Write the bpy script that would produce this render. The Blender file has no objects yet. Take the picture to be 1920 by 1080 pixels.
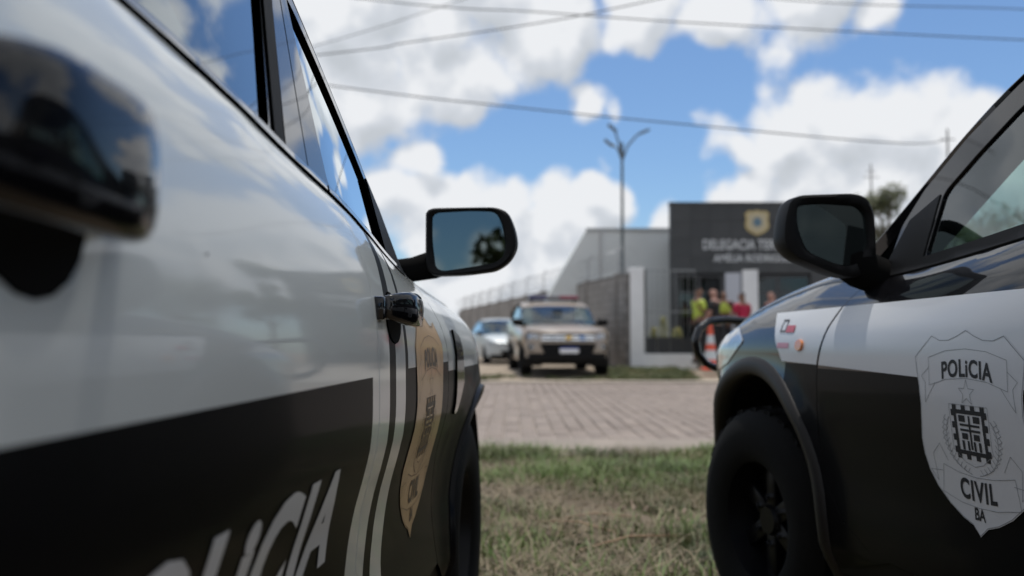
import bpy, bmesh, math, random
import numpy as np
from mathutils import Vector, Matrix, noise
from mathutils.geometry import tessellate_polygon
rnd = random.Random(7)
R = math.radians
SC = bpy.context.scene
COL = SC.collection

# ------------------------------------------------------------------ camera
cam = bpy.data.cameras.new('camera')
camo = bpy.data.objects.new('camera', cam); COL.objects.link(camo)
cam.sensor_width = 36.0; cam.lens = 36.0 * 1700 / 1920
camo.location = (0, 0, 1.0); camo.rotation_euler = (R(90 + 3.1), 0, 0)
cam.clip_start = 0.05; cam.clip_end = 6000
cam.dof.use_dof = True; cam.dof.focus_distance = 1.72; cam.dof.aperture_fstop = 2.6
cam.dof.aperture_blades = 9
SC.camera = camo

# ------------------------------------------------------------------ world, sun, exposure
SUN_EL, SUN_AZ = 77.0, 8.0        # azimuth measured clockwise from +Y
world = bpy.data.worlds.new('World'); SC.world = world; world.use_nodes = True
SC.view_settings.view_transform = 'Standard'; SC.view_settings.look = 'None'
SC.view_settings.gamma = 1.0; SC.view_settings.use_curve_mapping = False
SC.view_settings.exposure = -0.12
SC.cycles.use_denoising = True
SC.cycles.max_bounces = 8; SC.cycles.transparent_max_bounces = 12
SC.cycles.sample_clamp_indirect = 6.0
sl = bpy.data.lights.new('sun', 'SUN'); sl.energy = 3.4; sl.angle = R(0.6); sl.color = (1.0, .955, .89)
slo = bpy.data.objects.new('sun', sl); COL.objects.link(slo)
slo.rotation_euler = (R(90 - SUN_EL), 0, R(180 - SUN_AZ))
slo.location = (0, 0, 30)


def build_world():
    nt = world.node_tree; nt.nodes.clear(); N = nt.nodes.new; Lk = nt.links.new
    out = N('ShaderNodeOutputWorld'); bg = N('ShaderNodeBackground')
    sky = N('ShaderNodeTexSky'); sky.sky_type = 'NISHITA'; sky.sun_disc = False
    sky.sun_elevation = R(SUN_EL); sky.sun_rotation = R(SUN_AZ)
    sky.air_density = 1.0; sky.dust_density = .6; sky.ozone_density = 2.0
    STR = 0.12
    bg.inputs['Strength'].default_value = STR
    # cloud masses of the sky: direction (azimuth, elevation in degrees) and angular radius
    def d_of(px, py):       # photographic bearing of a cloud mass
        x = (px - 960) / 1700; u = -(py - 540) / 1700; p = R(3.1)
        v = Vector((x, math.cos(p) - u * math.sin(p), math.sin(p) + u * math.cos(p))); return v.normalized()
    puffs = [(700, -60, 160), (900, -50, 150), (620, 60, 190), (800, 60, 200), (960, 50, 150), (1050, 30, 90), (700, 190, 130), (860, 150, 110), (900, 215, 55),
             (560, 300, 150), (1090, 200, 62), (1150, 215, 45),
             (770, 300, 75), (740, 380, 110), (840, 420, 120), (950, 440, 110), (1060, 430, 95), (1130, 390, 62), (1130, 310, 32),
             (900, 560, 160), (1060, 540, 150), (1230, 440, 75), (1210, 560, 120),
             (1350, 30, 75), (1210, 0, 100), (1500, 5, 130), (1640, 10, 70),
             (1385, 285, 75), (1470, 250, 110), (1580, 235, 130), (1700, 240, 145), (1830, 235, 115), (1430, 340, 85), (1370, 390, 75), (1500, 380, 110),
             (1650, 360, 140), (1800, 380, 160), (1950, 330, 140), (1960, 200, 60)]
    blobs = [(d_of(a, b), r / 1700 * 1.0) for a, b, r in puffs]
    blobs += [(Vector(v), r) for v, r in (((.31, .835, .455), .17), ((.02, .90, .46), .13), ((-.50, .77, .41), .19), ((-.36, .84, .42), .14), ((-.27, .90, .33), .10), ((-.15, .84, .54), .13), ((-.62, .70, .30), .16))]
    g = bpy.data.node_groups.new('cloud_field', 'ShaderNodeTree')
    g.interface.new_socket('dir', in_out='INPUT', socket_type='NodeSocketVector')
    g.interface.new_socket('field', in_out='OUTPUT', socket_type='NodeSocketFloat')
    gn = g.nodes.new; gl = g.links.new
    gi = gn('NodeGroupInput'); go = gn('NodeGroupOutput')
    def mth(op, a, b=None, c=None, clamp=False):
        m = gn('ShaderNodeMath'); m.operation = op; m.use_clamp = clamp
        for i, v in enumerate((a, b, c)):
            if v is None: continue
            if isinstance(v, (int, float)): m.inputs[i].default_value = v
            else: gl(v, m.inputs[i])
        return m.outputs[0]
    n1 = gn('ShaderNodeTexNoise'); n1.inputs['Scale'].default_value = 7; n1.inputs['Detail'].default_value = 3; gl(gi.outputs[0], n1.inputs['Vector'])
    sb = gn('ShaderNodeVectorMath'); sb.operation = 'SUBTRACT'; gl(n1.outputs['Color'], sb.inputs[0]); sb.inputs[1].default_value = (.5, .5, .5)
    ml = gn('ShaderNodeVectorMath'); ml.operation = 'MULTIPLY_ADD'; gl(sb.outputs[0], ml.inputs[0]); ml.inputs[1].default_value = (.11, .11, .11); gl(gi.outputs[0], ml.inputs[2])
    acc = None
    for c, r in blobs:
        ds = gn('ShaderNodeVectorMath'); ds.operation = 'DISTANCE'; gl(ml.outputs[0], ds.inputs[0]); ds.inputs[1].default_value = c
        v = mth('MULTIPLY_ADD', ds.outputs['Value'], -1.0 / r, 1.0)
        acc = v if acc is None else mth('SMOOTH_MAX', acc, v, .25)
    # ordinary broken cumulus everywhere else
    n2 = gn('ShaderNodeTexNoise'); n2.inputs['Scale'].default_value = 2.6; n2.inputs['Detail'].default_value = 3
    of = gn('ShaderNodeVectorMath'); of.operation = 'ADD'; gl(ml.outputs[0], of.inputs[0]); of.inputs[1].default_value = (4.3, 1.7, 2.2); gl(of.outputs[0], n2.inputs['Vector'])
    gen = mth('MULTIPLY_ADD', n2.outputs['Fac'], 5.0, -2.05)
    dc = gn('ShaderNodeVectorMath'); dc.operation = 'DISTANCE'; gl(gi.outputs[0], dc.inputs[0]); dc.inputs[1].default_value = d_of(1150, 330)
    msk = mth('MULTIPLY_ADD', dc.outputs['Value'], 5.0, -2.7, clamp=True)
    gen = mth('ADD', gen, mth('MULTIPLY_ADD', msk, 3.0, -3.0))
    acc = mth('MAXIMUM', mth('ADD', acc, -.17), gen)
    n3 = gn('ShaderNodeTexNoise'); n3.inputs['Scale'].default_value = 14; n3.inputs['Detail'].default_value = 6; n3.inputs['Roughness'].default_value = .6
    gl(gi.outputs[0], n3.inputs['Vector'])
    vo = gn('ShaderNodeTexVoronoi'); vo.feature = 'F1'; vo.inputs['Scale'].default_value = 22; gl(ml.outputs[0], vo.inputs['Vector'])
    fld = mth('ADD', acc, mth('MULTIPLY_ADD', n3.outputs['Fac'], 1.0, -.5))
    fld = mth('ADD', fld, mth('MULTIPLY_ADD', vo.outputs['Distance'], -.42, .17))
    gl(fld, go.inputs[0])
    tc = N('ShaderNodeTexCoord')
    a = N('ShaderNodeGroup'); a.node_tree = g; Lk(tc.outputs['Generated'], a.inputs[0])
    up = N('ShaderNodeVectorMath'); up.operation = 'ADD'; Lk(tc.outputs['Generated'], up.inputs[0]); up.inputs[1].default_value = (-.010, 0, .030)
    b = N('ShaderNodeGroup'); b.node_tree = g; Lk(up.outputs[0], b.inputs[0])
    mr = N('ShaderNodeMapRange'); mr.interpolation_type = 'SMOOTHSTEP'; Lk(a.outputs[0], mr.inputs[0])
    mr.inputs[1].default_value = -.12; mr.inputs[2].default_value = .26
    # sunlit tops are bright, deep interiors and undersides greyer
    df = N('ShaderNodeMath'); df.operation = 'SUBTRACT'; Lk(a.outputs[0], df.inputs[0]); Lk(b.outputs[0], df.inputs[1])
    sh = N('ShaderNodeMapRange'); Lk(df.outputs[0], sh.inputs[0]); sh.inputs[1].default_value = -.45; sh.inputs[2].default_value = .45
    sh.inputs[3].default_value = 0; sh.inputs[4].default_value = 1
    dp = N('ShaderNodeMapRange'); Lk(b.outputs[0], dp.inputs[0]); dp.inputs[1].default_value = .1; dp.inputs[2].default_value = .9
    dp.inputs[3].default_value = .22; dp.inputs[4].default_value = -.22
    ad = N('ShaderNodeMath'); ad.operation = 'ADD'; ad.use_clamp = True; Lk(sh.outputs[0], ad.inputs[0]); Lk(dp.outputs[0], ad.inputs[1])
    cr = N('ShaderNodeValToRGB'); Lk(ad.outputs[0], cr.inputs[0])
    k = 1 / STR
    cr.color_ramp.elements[0].color = (.60 * k, .64 * k, .69 * k, 1)
    cr.color_ramp.elements[1].color = (.92 * k, .94 * k, .97 * k, 1); cr.color_ramp.elements[1].position = .8
    e = cr.color_ramp.elements.new(.42); e.color = (.70 * k, .74 * k, .80 * k, 1)
    tint = N('ShaderNodeMix'); tint.data_type = 'RGBA'; tint.blend_type = 'MULTIPLY'; tint.inputs[0].default_value = 1
    Lk(sky.outputs[0], tint.inputs[6]); tint.inputs[7].default_value = (.80, .96, 1.12, 1)
    mx = N('ShaderNodeMix'); mx.data_type = 'RGBA'
    Lk(mr.outputs[0], mx.inputs[0]); Lk(tint.outputs[2], mx.inputs[6]); Lk(cr.outputs[0], mx.inputs[7])
    Lk(mx.outputs[2], bg.inputs[0]); Lk(bg.outputs[0], out.inputs[0])


build_world()

# ------------------------------------------------------------------ materials
MAT = {}
def mat(name, col, rough=.6, metal=0., coat=0., var=.0, scale=6., bump=0., bscale=40., coatr=.03, col2=None, rvar=0., spec=None, dist=.004):
    if name in MAT: return MAT[name]
    m = bpy.data.materials.new(name); m.use_nodes = True; MAT[name] = m
    nt = m.node_tree; p = nt.nodes['Principled BSDF']
    p.inputs['Base Color'].default_value = (*col, 1); p.inputs['Roughness'].default_value = rough
    p.inputs['Metallic'].default_value = metal; p.inputs['Coat Weight'].default_value = coat; p.inputs['Coat Roughness'].default_value = coatr
    if spec is not None: p.inputs['Specular IOR Level'].default_value = spec
    tc = nt.nodes.new('ShaderNodeTexCoord')
    if var or col2:
        n = nt.nodes.new('ShaderNodeTexNoise'); n.inputs['Scale'].default_value = scale; n.inputs['Detail'].default_value = 6
        nt.links.new(tc.outputs['Object'], n.inputs['Vector'])
        r = nt.nodes.new('ShaderNodeValToRGB'); nt.links.new(n.outputs['Fac'], r.inputs[0])
        c2 = col2 or tuple(c * (1 + var) for c in col); c1 = col if col2 else tuple(c * (1 - var) for c in col)
        r.color_ramp.elements[0].color = (*c1, 1); r.color_ramp.elements[1].color = (*c2, 1)
        r.color_ramp.elements[0].position = .33; r.color_ramp.elements[1].position = .67
        nt.links.new(r.outputs[0], p.inputs['Base Color'])
    if rvar:
        n = nt.nodes.new('ShaderNodeTexNoise'); n.inputs['Scale'].default_value = 5; n.inputs['Detail'].default_value = 8
        nt.links.new(tc.outputs['Object'], n.inputs['Vector'])
        r = nt.nodes.new('ShaderNodeMapRange'); nt.links.new(n.outputs['Fac'], r.inputs[0])
        r.inputs[1].default_value = .3; r.inputs[2].default_value = .7; r.inputs[3].default_value = coatr; r.inputs[4].default_value = coatr + rvar
        nt.links.new(r.outputs[0], p.inputs['Coat Roughness'])
    if bump:
        n = nt.nodes.new('ShaderNodeTexNoise'); n.inputs['Scale'].default_value = bscale; n.inputs['Detail'].default_value = 5
        nt.links.new(tc.outputs['Object'], n.inputs['Vector'])
        b = nt.nodes.new('ShaderNodeBump'); b.inputs['Strength'].default_value = bump; b.inputs['Distance'].default_value = dist
        nt.links.new(n.outputs['Fac'], b.inputs['Height']); nt.links.new(b.outputs[0], p.inputs['Normal'])
    return m

def glass(name, tint, boost=1.6):
    if name in MAT: return MAT[name]
    m = bpy.data.materials.new(name); m.use_nodes = True; MAT[name] = m; nt = m.node_tree; nt.nodes.clear()
    o = nt.nodes.new('ShaderNodeOutputMaterial'); t = nt.nodes.new('ShaderNodeBsdfTransparent'); t.inputs[0].default_value = (*tint, 1)
    g = nt.nodes.new('ShaderNodeBsdfGlossy'); g.inputs['Roughness'].default_value = .004; g.inputs['Color'].default_value = (.93, .98, 1, 1)
    f = nt.nodes.new('ShaderNodeFresnel'); ge = nt.nodes.new('ShaderNodeNewGeometry'); io = nt.nodes.new('ShaderNodeMapRange')
    nt.links.new(ge.outputs['Backfacing'], io.inputs[0]); io.inputs[3].default_value = 1.52; io.inputs[4].default_value = 1 / 1.52; nt.links.new(io.outputs[0], f.inputs[0])
    k = nt.nodes.new('ShaderNodeMath'); k.operation = 'MULTIPLY'; k.use_clamp = True; k.inputs[1].default_value = boost
    mx = nt.nodes.new('ShaderNodeMixShader'); L = nt.links.new
    L(f.outputs[0], k.inputs[0]); L(k.outputs[0], mx.inputs[0]); L(t.outputs[0], mx.inputs[1]); L(g.outputs[0], mx.inputs[2]); L(mx.outputs[0], o.inputs[0])
    return m

white = mat('white_paint', (.58, .61, .60), .35, coat=1, rvar=.05, var=.02, scale=3)
blackp = mat('black_paint', (.005, .005, .006), .3, coat=1, coatr=.02, spec=.05)
vinyl = mat('black_vinyl', (.0035, .0035, .004), .45, coat=.13, coatr=.05, rvar=.08, spec=.06)
vinylw = mat('white_vinyl', (.58, .60, .63), .42, coat=.4, coatr=.1)
gold = mat('gold_vinyl', (.52, .33, .16), .42, coat=.4, coatr=.1)
golddk = mat('gold_print', (.13, .10, .07), .5)
greyprint = mat('grey_print', (.22, .235, .25), .5)
blackprint = mat('black_print', (.03, .032, .036), .5, spec=.2)
redprint = mat('red_print', (.45, .10, .14), .5)
pinkprint = mat('pink_print', (.55, .28, .36), .5)
plastic = mat('black_plastic', (.006, .006, .0065), .55, bump=.1, bscale=400, dist=.0004, spec=.15)
gloss = mat('gloss_black', (.004, .004, .005), .2, coat=.9, coatr=.01, spec=.05)
rubber = mat('rubber', (.012, .012, .012), .75, spec=.2, var=.2, scale=12)
tyrem = mat('tyre_rubber', (.005, .005, .005), .8, spec=.12, bump=.3, bscale=60)
rimm = mat('dark_rim', (.003, .003, .004), .35, metal=0, spec=.15)
chrome = mat('chrome', (.75, .76, .78), .08, metal=1)
dark = mat('dark_void', (.008, .008, .008), .9)
inner = mat('interior_grey', (.10, .10, .10), .8, var=.15)
innerl = mat('headliner', (.28, .28, .27), .9)
glass_t = glass('side_glass', (.60, .70, .68), 1.5)
glass_d = glass('tinted_glass', (.05, .07, .08), 2.0)
glass_w = glass('windscreen_glass', (.52, .72, .69), 1.8)
mirrorm = mat('mirror_glass', (.17, .205, .205), .015, metal=1)
lens = mat('headlamp_lens', (.42, .44, .46), .16, metal=.6, coat=1, var=.35, scale=26)
orange = mat('orange_lens', (.75, .25, .07), .2, coat=1)

# ------------------------------------------------------------------ object helpers
def tag(o, label=None, cat=None, group=None, kind=None):
    if label: o['label'] = label
    if cat: o['category'] = cat
    if group: o['group'] = group
    if kind: o['kind'] = kind
    return o

def empty(name, loc, rz=0, label=None, cat=None, group=None):
    o = bpy.data.objects.new(name, None); COL.objects.link(o); o.location = loc; o.rotation_euler = (0, 0, rz)
    o.empty_display_size = .2
    return tag(o, label, cat, group)

def link(name, me, parent=None, mats=()):
    for m in mats: me.materials.append(m)
    o = bpy.data.objects.new(name, me); COL.objects.link(o)
    if parent is not None: o.parent = parent
    return o

def pyobj(name, vs, fs, m, parent=None, smooth=False, mi=None, normals=None):
    me = bpy.data.meshes.new(name); me.from_pydata([tuple(v) for v in vs], [], fs)
    o = link(name, me, parent, m if isinstance(m, (list, tuple)) else [m])
    if mi is not None: me.polygons.foreach_set('material_index', mi)
    if smooth: me.polygons.foreach_set('use_smooth', [True] * len(fs))
    me.update()
    if normals is not None: me.normals_split_custom_set_from_vertices(normals)
    return o

class MB:
    "collects shapes into one mesh"
    def __init__(s): s.v = []; s.f = []
    def add(s, vs, fs):
        b = len(s.v); s.v += [tuple(v) for v in vs]; s.f += [tuple(i + b for i in f) for f in fs]; return s
    def box(s, a, b, M=None, bev=0):
        (x0, y0, z0), (x1, y1, z1) = a, b
        if not bev:
            vs = [(x, y, z) for z in (z0, z1) for y in (y0, y1) for x in (x0, x1)]
            fs = [(0, 2, 3, 1), (4, 5, 7, 6), (0, 1, 5, 4), (2, 6, 7, 3), (0, 4, 6, 2), (1, 3, 7, 5)]
        else:
            bm = bmesh.new(); bmesh.ops.create_cube(bm, size=1)
            for v in bm.verts: v.co = ((x0 + x1) / 2 + v.co.x * (x1 - x0), (y0 + y1) / 2 + v.co.y * (y1 - y0), (z0 + z1) / 2 + v.co.z * (z1 - z0))
            bmesh.ops.bevel(bm, geom=bm.edges[:], offset=bev, segments=2, profile=.5, affect='EDGES')
            bm.verts.index_update(); vs = [v.co[:] for v in bm.verts]; fs = [[v.index for v in f.verts] for f in bm.faces]; bm.free()
        if M is not None: vs = [M @ Vector(v) for v in vs]
        return s.add(vs, fs)
    def tube(s, pts, r, n=8, cap=True):
        pts = [Vector(p) for p in pts]; rs = r if isinstance(r, (list, tuple)) else [r] * len(pts)
        vs = []; fs = []; prev = None
        for i, p in enumerate(pts):
            t = (pts[min(i + 1, len(pts) - 1)] - pts[max(i - 1, 0)]).normalized()
            if prev is None: prev = t.orthogonal().normalized()
            else: prev = (prev - t * prev.dot(t)).normalized()
            q = t.cross(prev)
            for k in range(n):
                a = 2 * math.pi * k / n; vs.append(p + (prev * math.cos(a) + q * math.sin(a)) * rs[i])
        for i in range(len(pts) - 1):
            for k in range(n):
                a, b = i * n + k, i * n + (k + 1) % n; fs.append((a, b, b + n, a + n))
        if cap: fs += [tuple(range(n))[::-1], tuple((len(pts) - 1) * n + k for k in range(n))]
        return s.add(vs, fs)
    def lathe(s, prof, n=48, axis='x', c=(0, 0, 0), closed=False):
        "prof: (axial, radius)"
        vs = []; fs = []
        for k in range(n):
            a = 2 * math.pi * k / n
            for ax, r in prof:
                v = (ax, r * math.cos(a), r * math.sin(a)) if axis == 'x' else ((r * math.cos(a), r * math.sin(a), ax) if axis == 'z' else (r * math.cos(a), ax, r * math.sin(a)))
                vs.append((v[0] + c[0], v[1] + c[1], v[2] + c[2]))
        m = len(prof)
        for k in range(n):
            for i in range(m - 1 + (1 if closed else 0)):
                j = (i + 1) % m; k2 = (k + 1) % n
                fs.append((k * m + i, k * m + j, k2 * m + j, k2 * m + i))
        return s.add(vs, fs)
    def prism(s, pts, d, axis='y'):
        "pts 2D polygon (a,b), d=(d0,d1)"
        n = len(pts)
        if axis == 'y': f = lambda p, t: (p[0], t, p[1])
        elif axis == 'x': f = lambda p, t: (t, p[0], p[1])
        else: f = lambda p, t: (p[0], p[1], t)
        vs = [f(p, d[0]) for p in pts] + [f(p, d[1]) for p in pts]
        tri = tessellate_polygon([[Vector((p[0], p[1], 0)) for p in pts]])
        fs = [tuple(t) for t in tri] + [tuple(i + n for i in t[::-1]) for t in tri] + [(i, (i + 1) % n, (i + 1) % n + n, i + n) for i in range(n)]
        return s.add(vs, fs)
    def build(s, name, m, parent=None, smooth=False, angle=35):
        o = pyobj(name, s.v, s.f, m, parent)
        bm = bmesh.new(); bm.from_mesh(o.data); bmesh.ops.recalc_face_normals(bm, faces=bm.faces); bm.to_mesh(o.data); bm.free()
        if smooth:
            o.data.polygons.foreach_set('use_smooth', [True] * len(o.data.polygons))
            o.data.set_sharp_from_angle(angle=R(angle))
        return o

def lerp_tab(tab, x):
    if x <= tab[0][0]: return tab[0][1]
    if x >= tab[-1][0]: return tab[-1][1]
    n = len(tab)
    for i in range(n - 1):
        if x <= tab[i + 1][0]:
            x0, y0 = tab[i]; x1, y1 = tab[i + 1]; h = x1 - x0; t = (x - x0) / h
            def sl(j):
                if j <= 0: return (tab[1][1] - tab[0][1]) / (tab[1][0] - tab[0][0])
                if j >= n - 1: return (tab[-1][1] - tab[-2][1]) / (tab[-1][0] - tab[-2][0])
                a = (tab[j][1] - tab[j - 1][1]) / (tab[j][0] - tab[j - 1][0]); b = (tab[j + 1][1] - tab[j][1]) / (tab[j + 1][0] - tab[j][0])
                return 0 if a * b <= 0 else 2 * a * b / (a + b)
            m0, m1 = sl(i) * h, sl(i + 1) * h
            return (2*t**3 - 3*t*t + 1) * y0 + (t**3 - 2*t*t + t) * m0 + (-2*t**3 + 3*t*t) * y1 + (t**3 - t*t) * m1
    return tab[-1][1]

def sst(a, b, x):
    t = max(0, min(1, (x - a) / (b - a))); return t * t * (3 - 2 * t)

def round_poly(pts, r, n=5):
    "round the corners of a polygon; r: number or per-corner list"
    out = []; N = len(pts)
    for i, p in enumerate(pts):
        rr = r[i] if isinstance(r, (list, tuple)) else r
        if rr <= 0: out.append(tuple(p)); continue
        p = Vector(p[:2]); a = Vector(pts[i - 1][:2]) - p; b = Vector(pts[(i + 1) % N][:2]) - p
        k = min(rr, a.length * .45, b.length * .45); A = p + a.normalized() * k; B = p + b.normalized() * k
        for j in range(n + 1):
            t = j / n; q = A * (1 - t) ** 2 + p * 2 * t * (1 - t) + B * t * t; out.append((q.x, q.y))
    return out

def clean(loop):
    o = []
    for p in loop:
        if not o or (abs(p[0] - o[-1][0]) + abs(p[1] - o[-1][1])) > 1e-5: o.append((p[0], p[1]))
    if abs(o[0][0] - o[-1][0]) + abs(o[0][1] - o[-1][1]) < 1e-5: o.pop()
    return o

def sheet2d(loops, us, vs, tris=None):
    "triangulate loops, cut by grid lines -> bmesh in the uv plane"
    bm = bmesh.new()
    if tris is None:
        loops = [clean(l) for l in loops]
        flat = [p for l in loops for p in l]
        tri = tessellate_polygon([[Vector((p[0], p[1], 0)) for p in l] for l in loops])
    else: flat, tri = tris
    vv = [bm.verts.new((p[0], p[1], 0)) for p in flat]
    for t in tri:
        try: bm.faces.new([vv[i] for i in t])
        except ValueError: pass
    bmesh.ops.remove_doubles(bm, verts=bm.verts, dist=1e-6)
    # merge triangles so that the grid cuts give clean cells
    bmesh.ops.dissolve_limit(bm, angle_limit=.01, verts=[], edges=bm.edges[:])
    for ax, cuts in ((0, us), (1, vs)):
        for c in cuts:
            no = Vector((1, 0, 0)) if ax == 0 else Vector((0, 1, 0)); co = no * c
            bmesh.ops.bisect_plane(bm, geom=bm.verts[:] + bm.edges[:] + bm.faces[:], dist=1e-6, plane_co=co, plane_no=no)
    bmesh.ops.triangulate(bm, faces=[f for f in bm.faces if len(f.verts) > 4])
    return bm

def frange(a, b, st):
    n = max(1, int(math.ceil((b - a) / st))); return [a + (b - a) * i / n for i in range(n + 1)]

def panel(name, loops, fn, mats, parent, step=(.03, .03), depth=.02, matfn=None, cuts=((), ()), flip=False, off=0., tris=None, lip=.0025):
    """sheet with analytic normals mapped by fn(u,v)->Vector; edges folded inward by depth"""
    if tris is None: allp = [p for l in loops for p in l]
    else: allp = tris[0]
    u0 = min(p[0] for p in allp); u1 = max(p[0] for p in allp); v0 = min(p[1] for p in allp); v1 = max(p[1] for p in allp)
    us = [c for c in frange(u0, u1, step[0])[1:-1] if all(abs(c - k) > step[0] * .25 for k in cuts[0])] + [c for c in cuts[0] if u0 < c < u1]
    vs = [c for c in frange(v0, v1, step[1])[1:-1] if all(abs(c - k) > step[1] * .25 for k in cuts[1])] + [c for c in cuts[1] if v0 < c < v1]
    bm = sheet2d(loops, us, vs, tris)
    bm.verts.ensure_lookup_table(); bm.verts.index_update()
    def nrm(u, v):
        e = 2e-3; a = fn(u + e, v) - fn(u - e, v); b = fn(u, v + e) - fn(u, v - e); n = a.cross(b)
        if n.length < 1e-12: return Vector((0, 0, 1))
        n.normalize(); return -n if flip else n
    P = []; NN = []
    for v in bm.verts:
        u, w = v.co.x, v.co.y; n = nrm(u, w); P.append(fn(u, w) + n * off); NN.append(n)
    F = []; MI = []
    for f in bm.faces:
        ids = [v.index for v in f.verts]
        c = f.calc_center_median()
        a, b, d = (P[ids[0]], P[ids[1]], P[ids[2]])
        if (b - a).cross(d - a).dot(NN[ids[0]]) < 0: ids = ids[::-1]
        F.append(ids); MI.append(matfn(c.x, c.y) if matfn else 0)
    if depth > 0:
        for e in bm.edges:
            if len(e.link_faces) != 1: continue
            i, j = e.verts[0].index, e.verts[1].index
            fc = e.link_faces[0].calc_center_median(); m2 = (e.verts[0].co + e.verts[1].co) / 2
            tq = P[j] - P[i]
            if tq.length < 1e-7: continue
            nn = (NN[i] + NN[j]).normalized(); side = tq.cross(nn).normalized()
            cin = fn(fc.x, fc.y) - (P[i] + P[j]) / 2
            if side.dot(cin) > 0: side = -side
            b = len(P); mid = (nn + side).normalized()
            q = [P[i], P[j], P[j] - NN[j] * lip + side * lip * .6, P[i] - NN[i] * lip + side * lip * .6]
            q2 = [P[j] - NN[j] * depth + side * lip * .6, P[i] - NN[i] * depth + side * lip * .6]
            P += [v.copy() for v in q] + [q[3].copy(), q[2].copy()] + q2
            NN += [nn, nn, side, side, side, side, side, side]
            F.append([b, b + 1, b + 2, b + 3]); F.append([b + 4, b + 5, b + 6, b + 7])
            mi = matfn(fc.x, fc.y) if matfn else 0; MI += [mi, mi]
    bm.free()
    return pyobj(name, P, F, mats, parent, smooth=True, mi=MI, normals=[tuple(n) for n in NN])

FONTCACHE = {}
def text2d(s, size, bold=.0, sx=1., shear=0., align='CENTER', space=1.):
    key = (s, size, bold, sx, shear, align, space)
    cu = bpy.data.curves.new('txt', 'FONT'); cu.body = s; cu.size = size; cu.offset = bold; cu.shear = shear
    cu.align_x = align; cu.resolution_u = 4; cu.space_character = space; cu.fill_mode = 'FRONT'
    o = bpy.data.objects.new('txt', cu); COL.objects.link(o)
    dg = bpy.context.evaluated_depsgraph_get(); me = bpy.data.meshes.new_from_object(o.evaluated_get(dg), depsgraph=dg)
    pts = [(v.co.x * sx, v.co.y) for v in me.vertices]; fs = [tuple(p.vertices) for p in me.polygons]
    bpy.data.objects.remove(o); bpy.data.curves.remove(cu); bpy.data.meshes.remove(me)
    return pts, fs

# ------------------------------------------------------------------ vehicle body
class Body:
    def __init__(s, P): s.P = P; s.W = P['W']; s.Ra = P['Ra']
    def top(s, y): return lerp_tab(s.P['belt'], y)
    def plan(s, y):
        P = s.P; t = (y - P['y0']) / (P['Yn'] - P['y0'])
        if t <= 0: r = 0
        elif t >= 1: r = s.W
        else: r = s.W * (1 - (1 - t ** P['n']) ** (1 / P['n']))
        yr = P['yrear'] + .35
        if y < yr: r += .10 * ((yr - y) / .35) ** 2
        return r
    def half(s, y, z):
        P = s.P; b = s.top(y)
        zz = z if z < .9 else .9 + (z - .9) * .3 / max(.05, b - .9)
        if z <= b: i = lerp_tab(P['inset'], zz)
        else: i = lerp_tab(P['inset'], 1.2) + (z - b) * P['tumble']
        i += P.get('cabin', .05) * sst(-1.5, -.4, y) * sst(.95, 1.2, z)
        i += s.plan(y)
        for ya in (0, P['yra']):
            r = math.hypot(y - ya, z - P['zw'])
            if r < .75: i -= P['flare'] * math.exp(-((r - s.Ra - .02) / .07) ** 2) * sst(.95, .75, z)
        return s.W - i
    def side(s, sg):
        return lambda y, z: Vector((sg * s.half(y, z), y, z))
    def nose(s, x, z):
        P = s.P; t = min(.9999, abs(x) / s.W)
        return P['y0'] + (P['Yn'] - P['y0']) * (1 - t ** P['n']) ** (1 / P['n']) - lerp_tab(P['lean'], z)
    def front(s, x, z): return Vector((x, s.nose(x, z), z))
    def hood(s, y, q):
        "q in -1..1 across"
        P = s.P; f = math.sin(q * math.pi / 2); zf = s.top(y); xe = s.half(y, zf - .001)
        c = P['crown'] * (1 - abs(f) ** 3.2) ** .55
        c *= sst(P['Yn'] + .01, P['Yn'] - .25, y) * .8 + .2
        return Vector((f * xe, y, zf + c))
    def canopy(s, y, q):
        P = s.P; f = math.sin(q * math.pi / 2); zr = lerp_tab(P['roof'], y); xe = s.half(min(y, -.3), zr)
        fr = sst(P['ywt'] - .05, P['ywt'] + .3, y); bk = sst(P['ywb'] + .3, P['ywb'] - .05, y)
        rise = P.get('rise', .07) * (1 - fr) * (1 - bk)
        return Vector((f * xe, y + (P['bulge'] * fr - .08 * bk) * (1 - f * f), zr + rise * (1 - abs(f) ** 3) ** .6))

def off_line(line, dy): return [(y + dy, z) for y, z in line]

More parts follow.
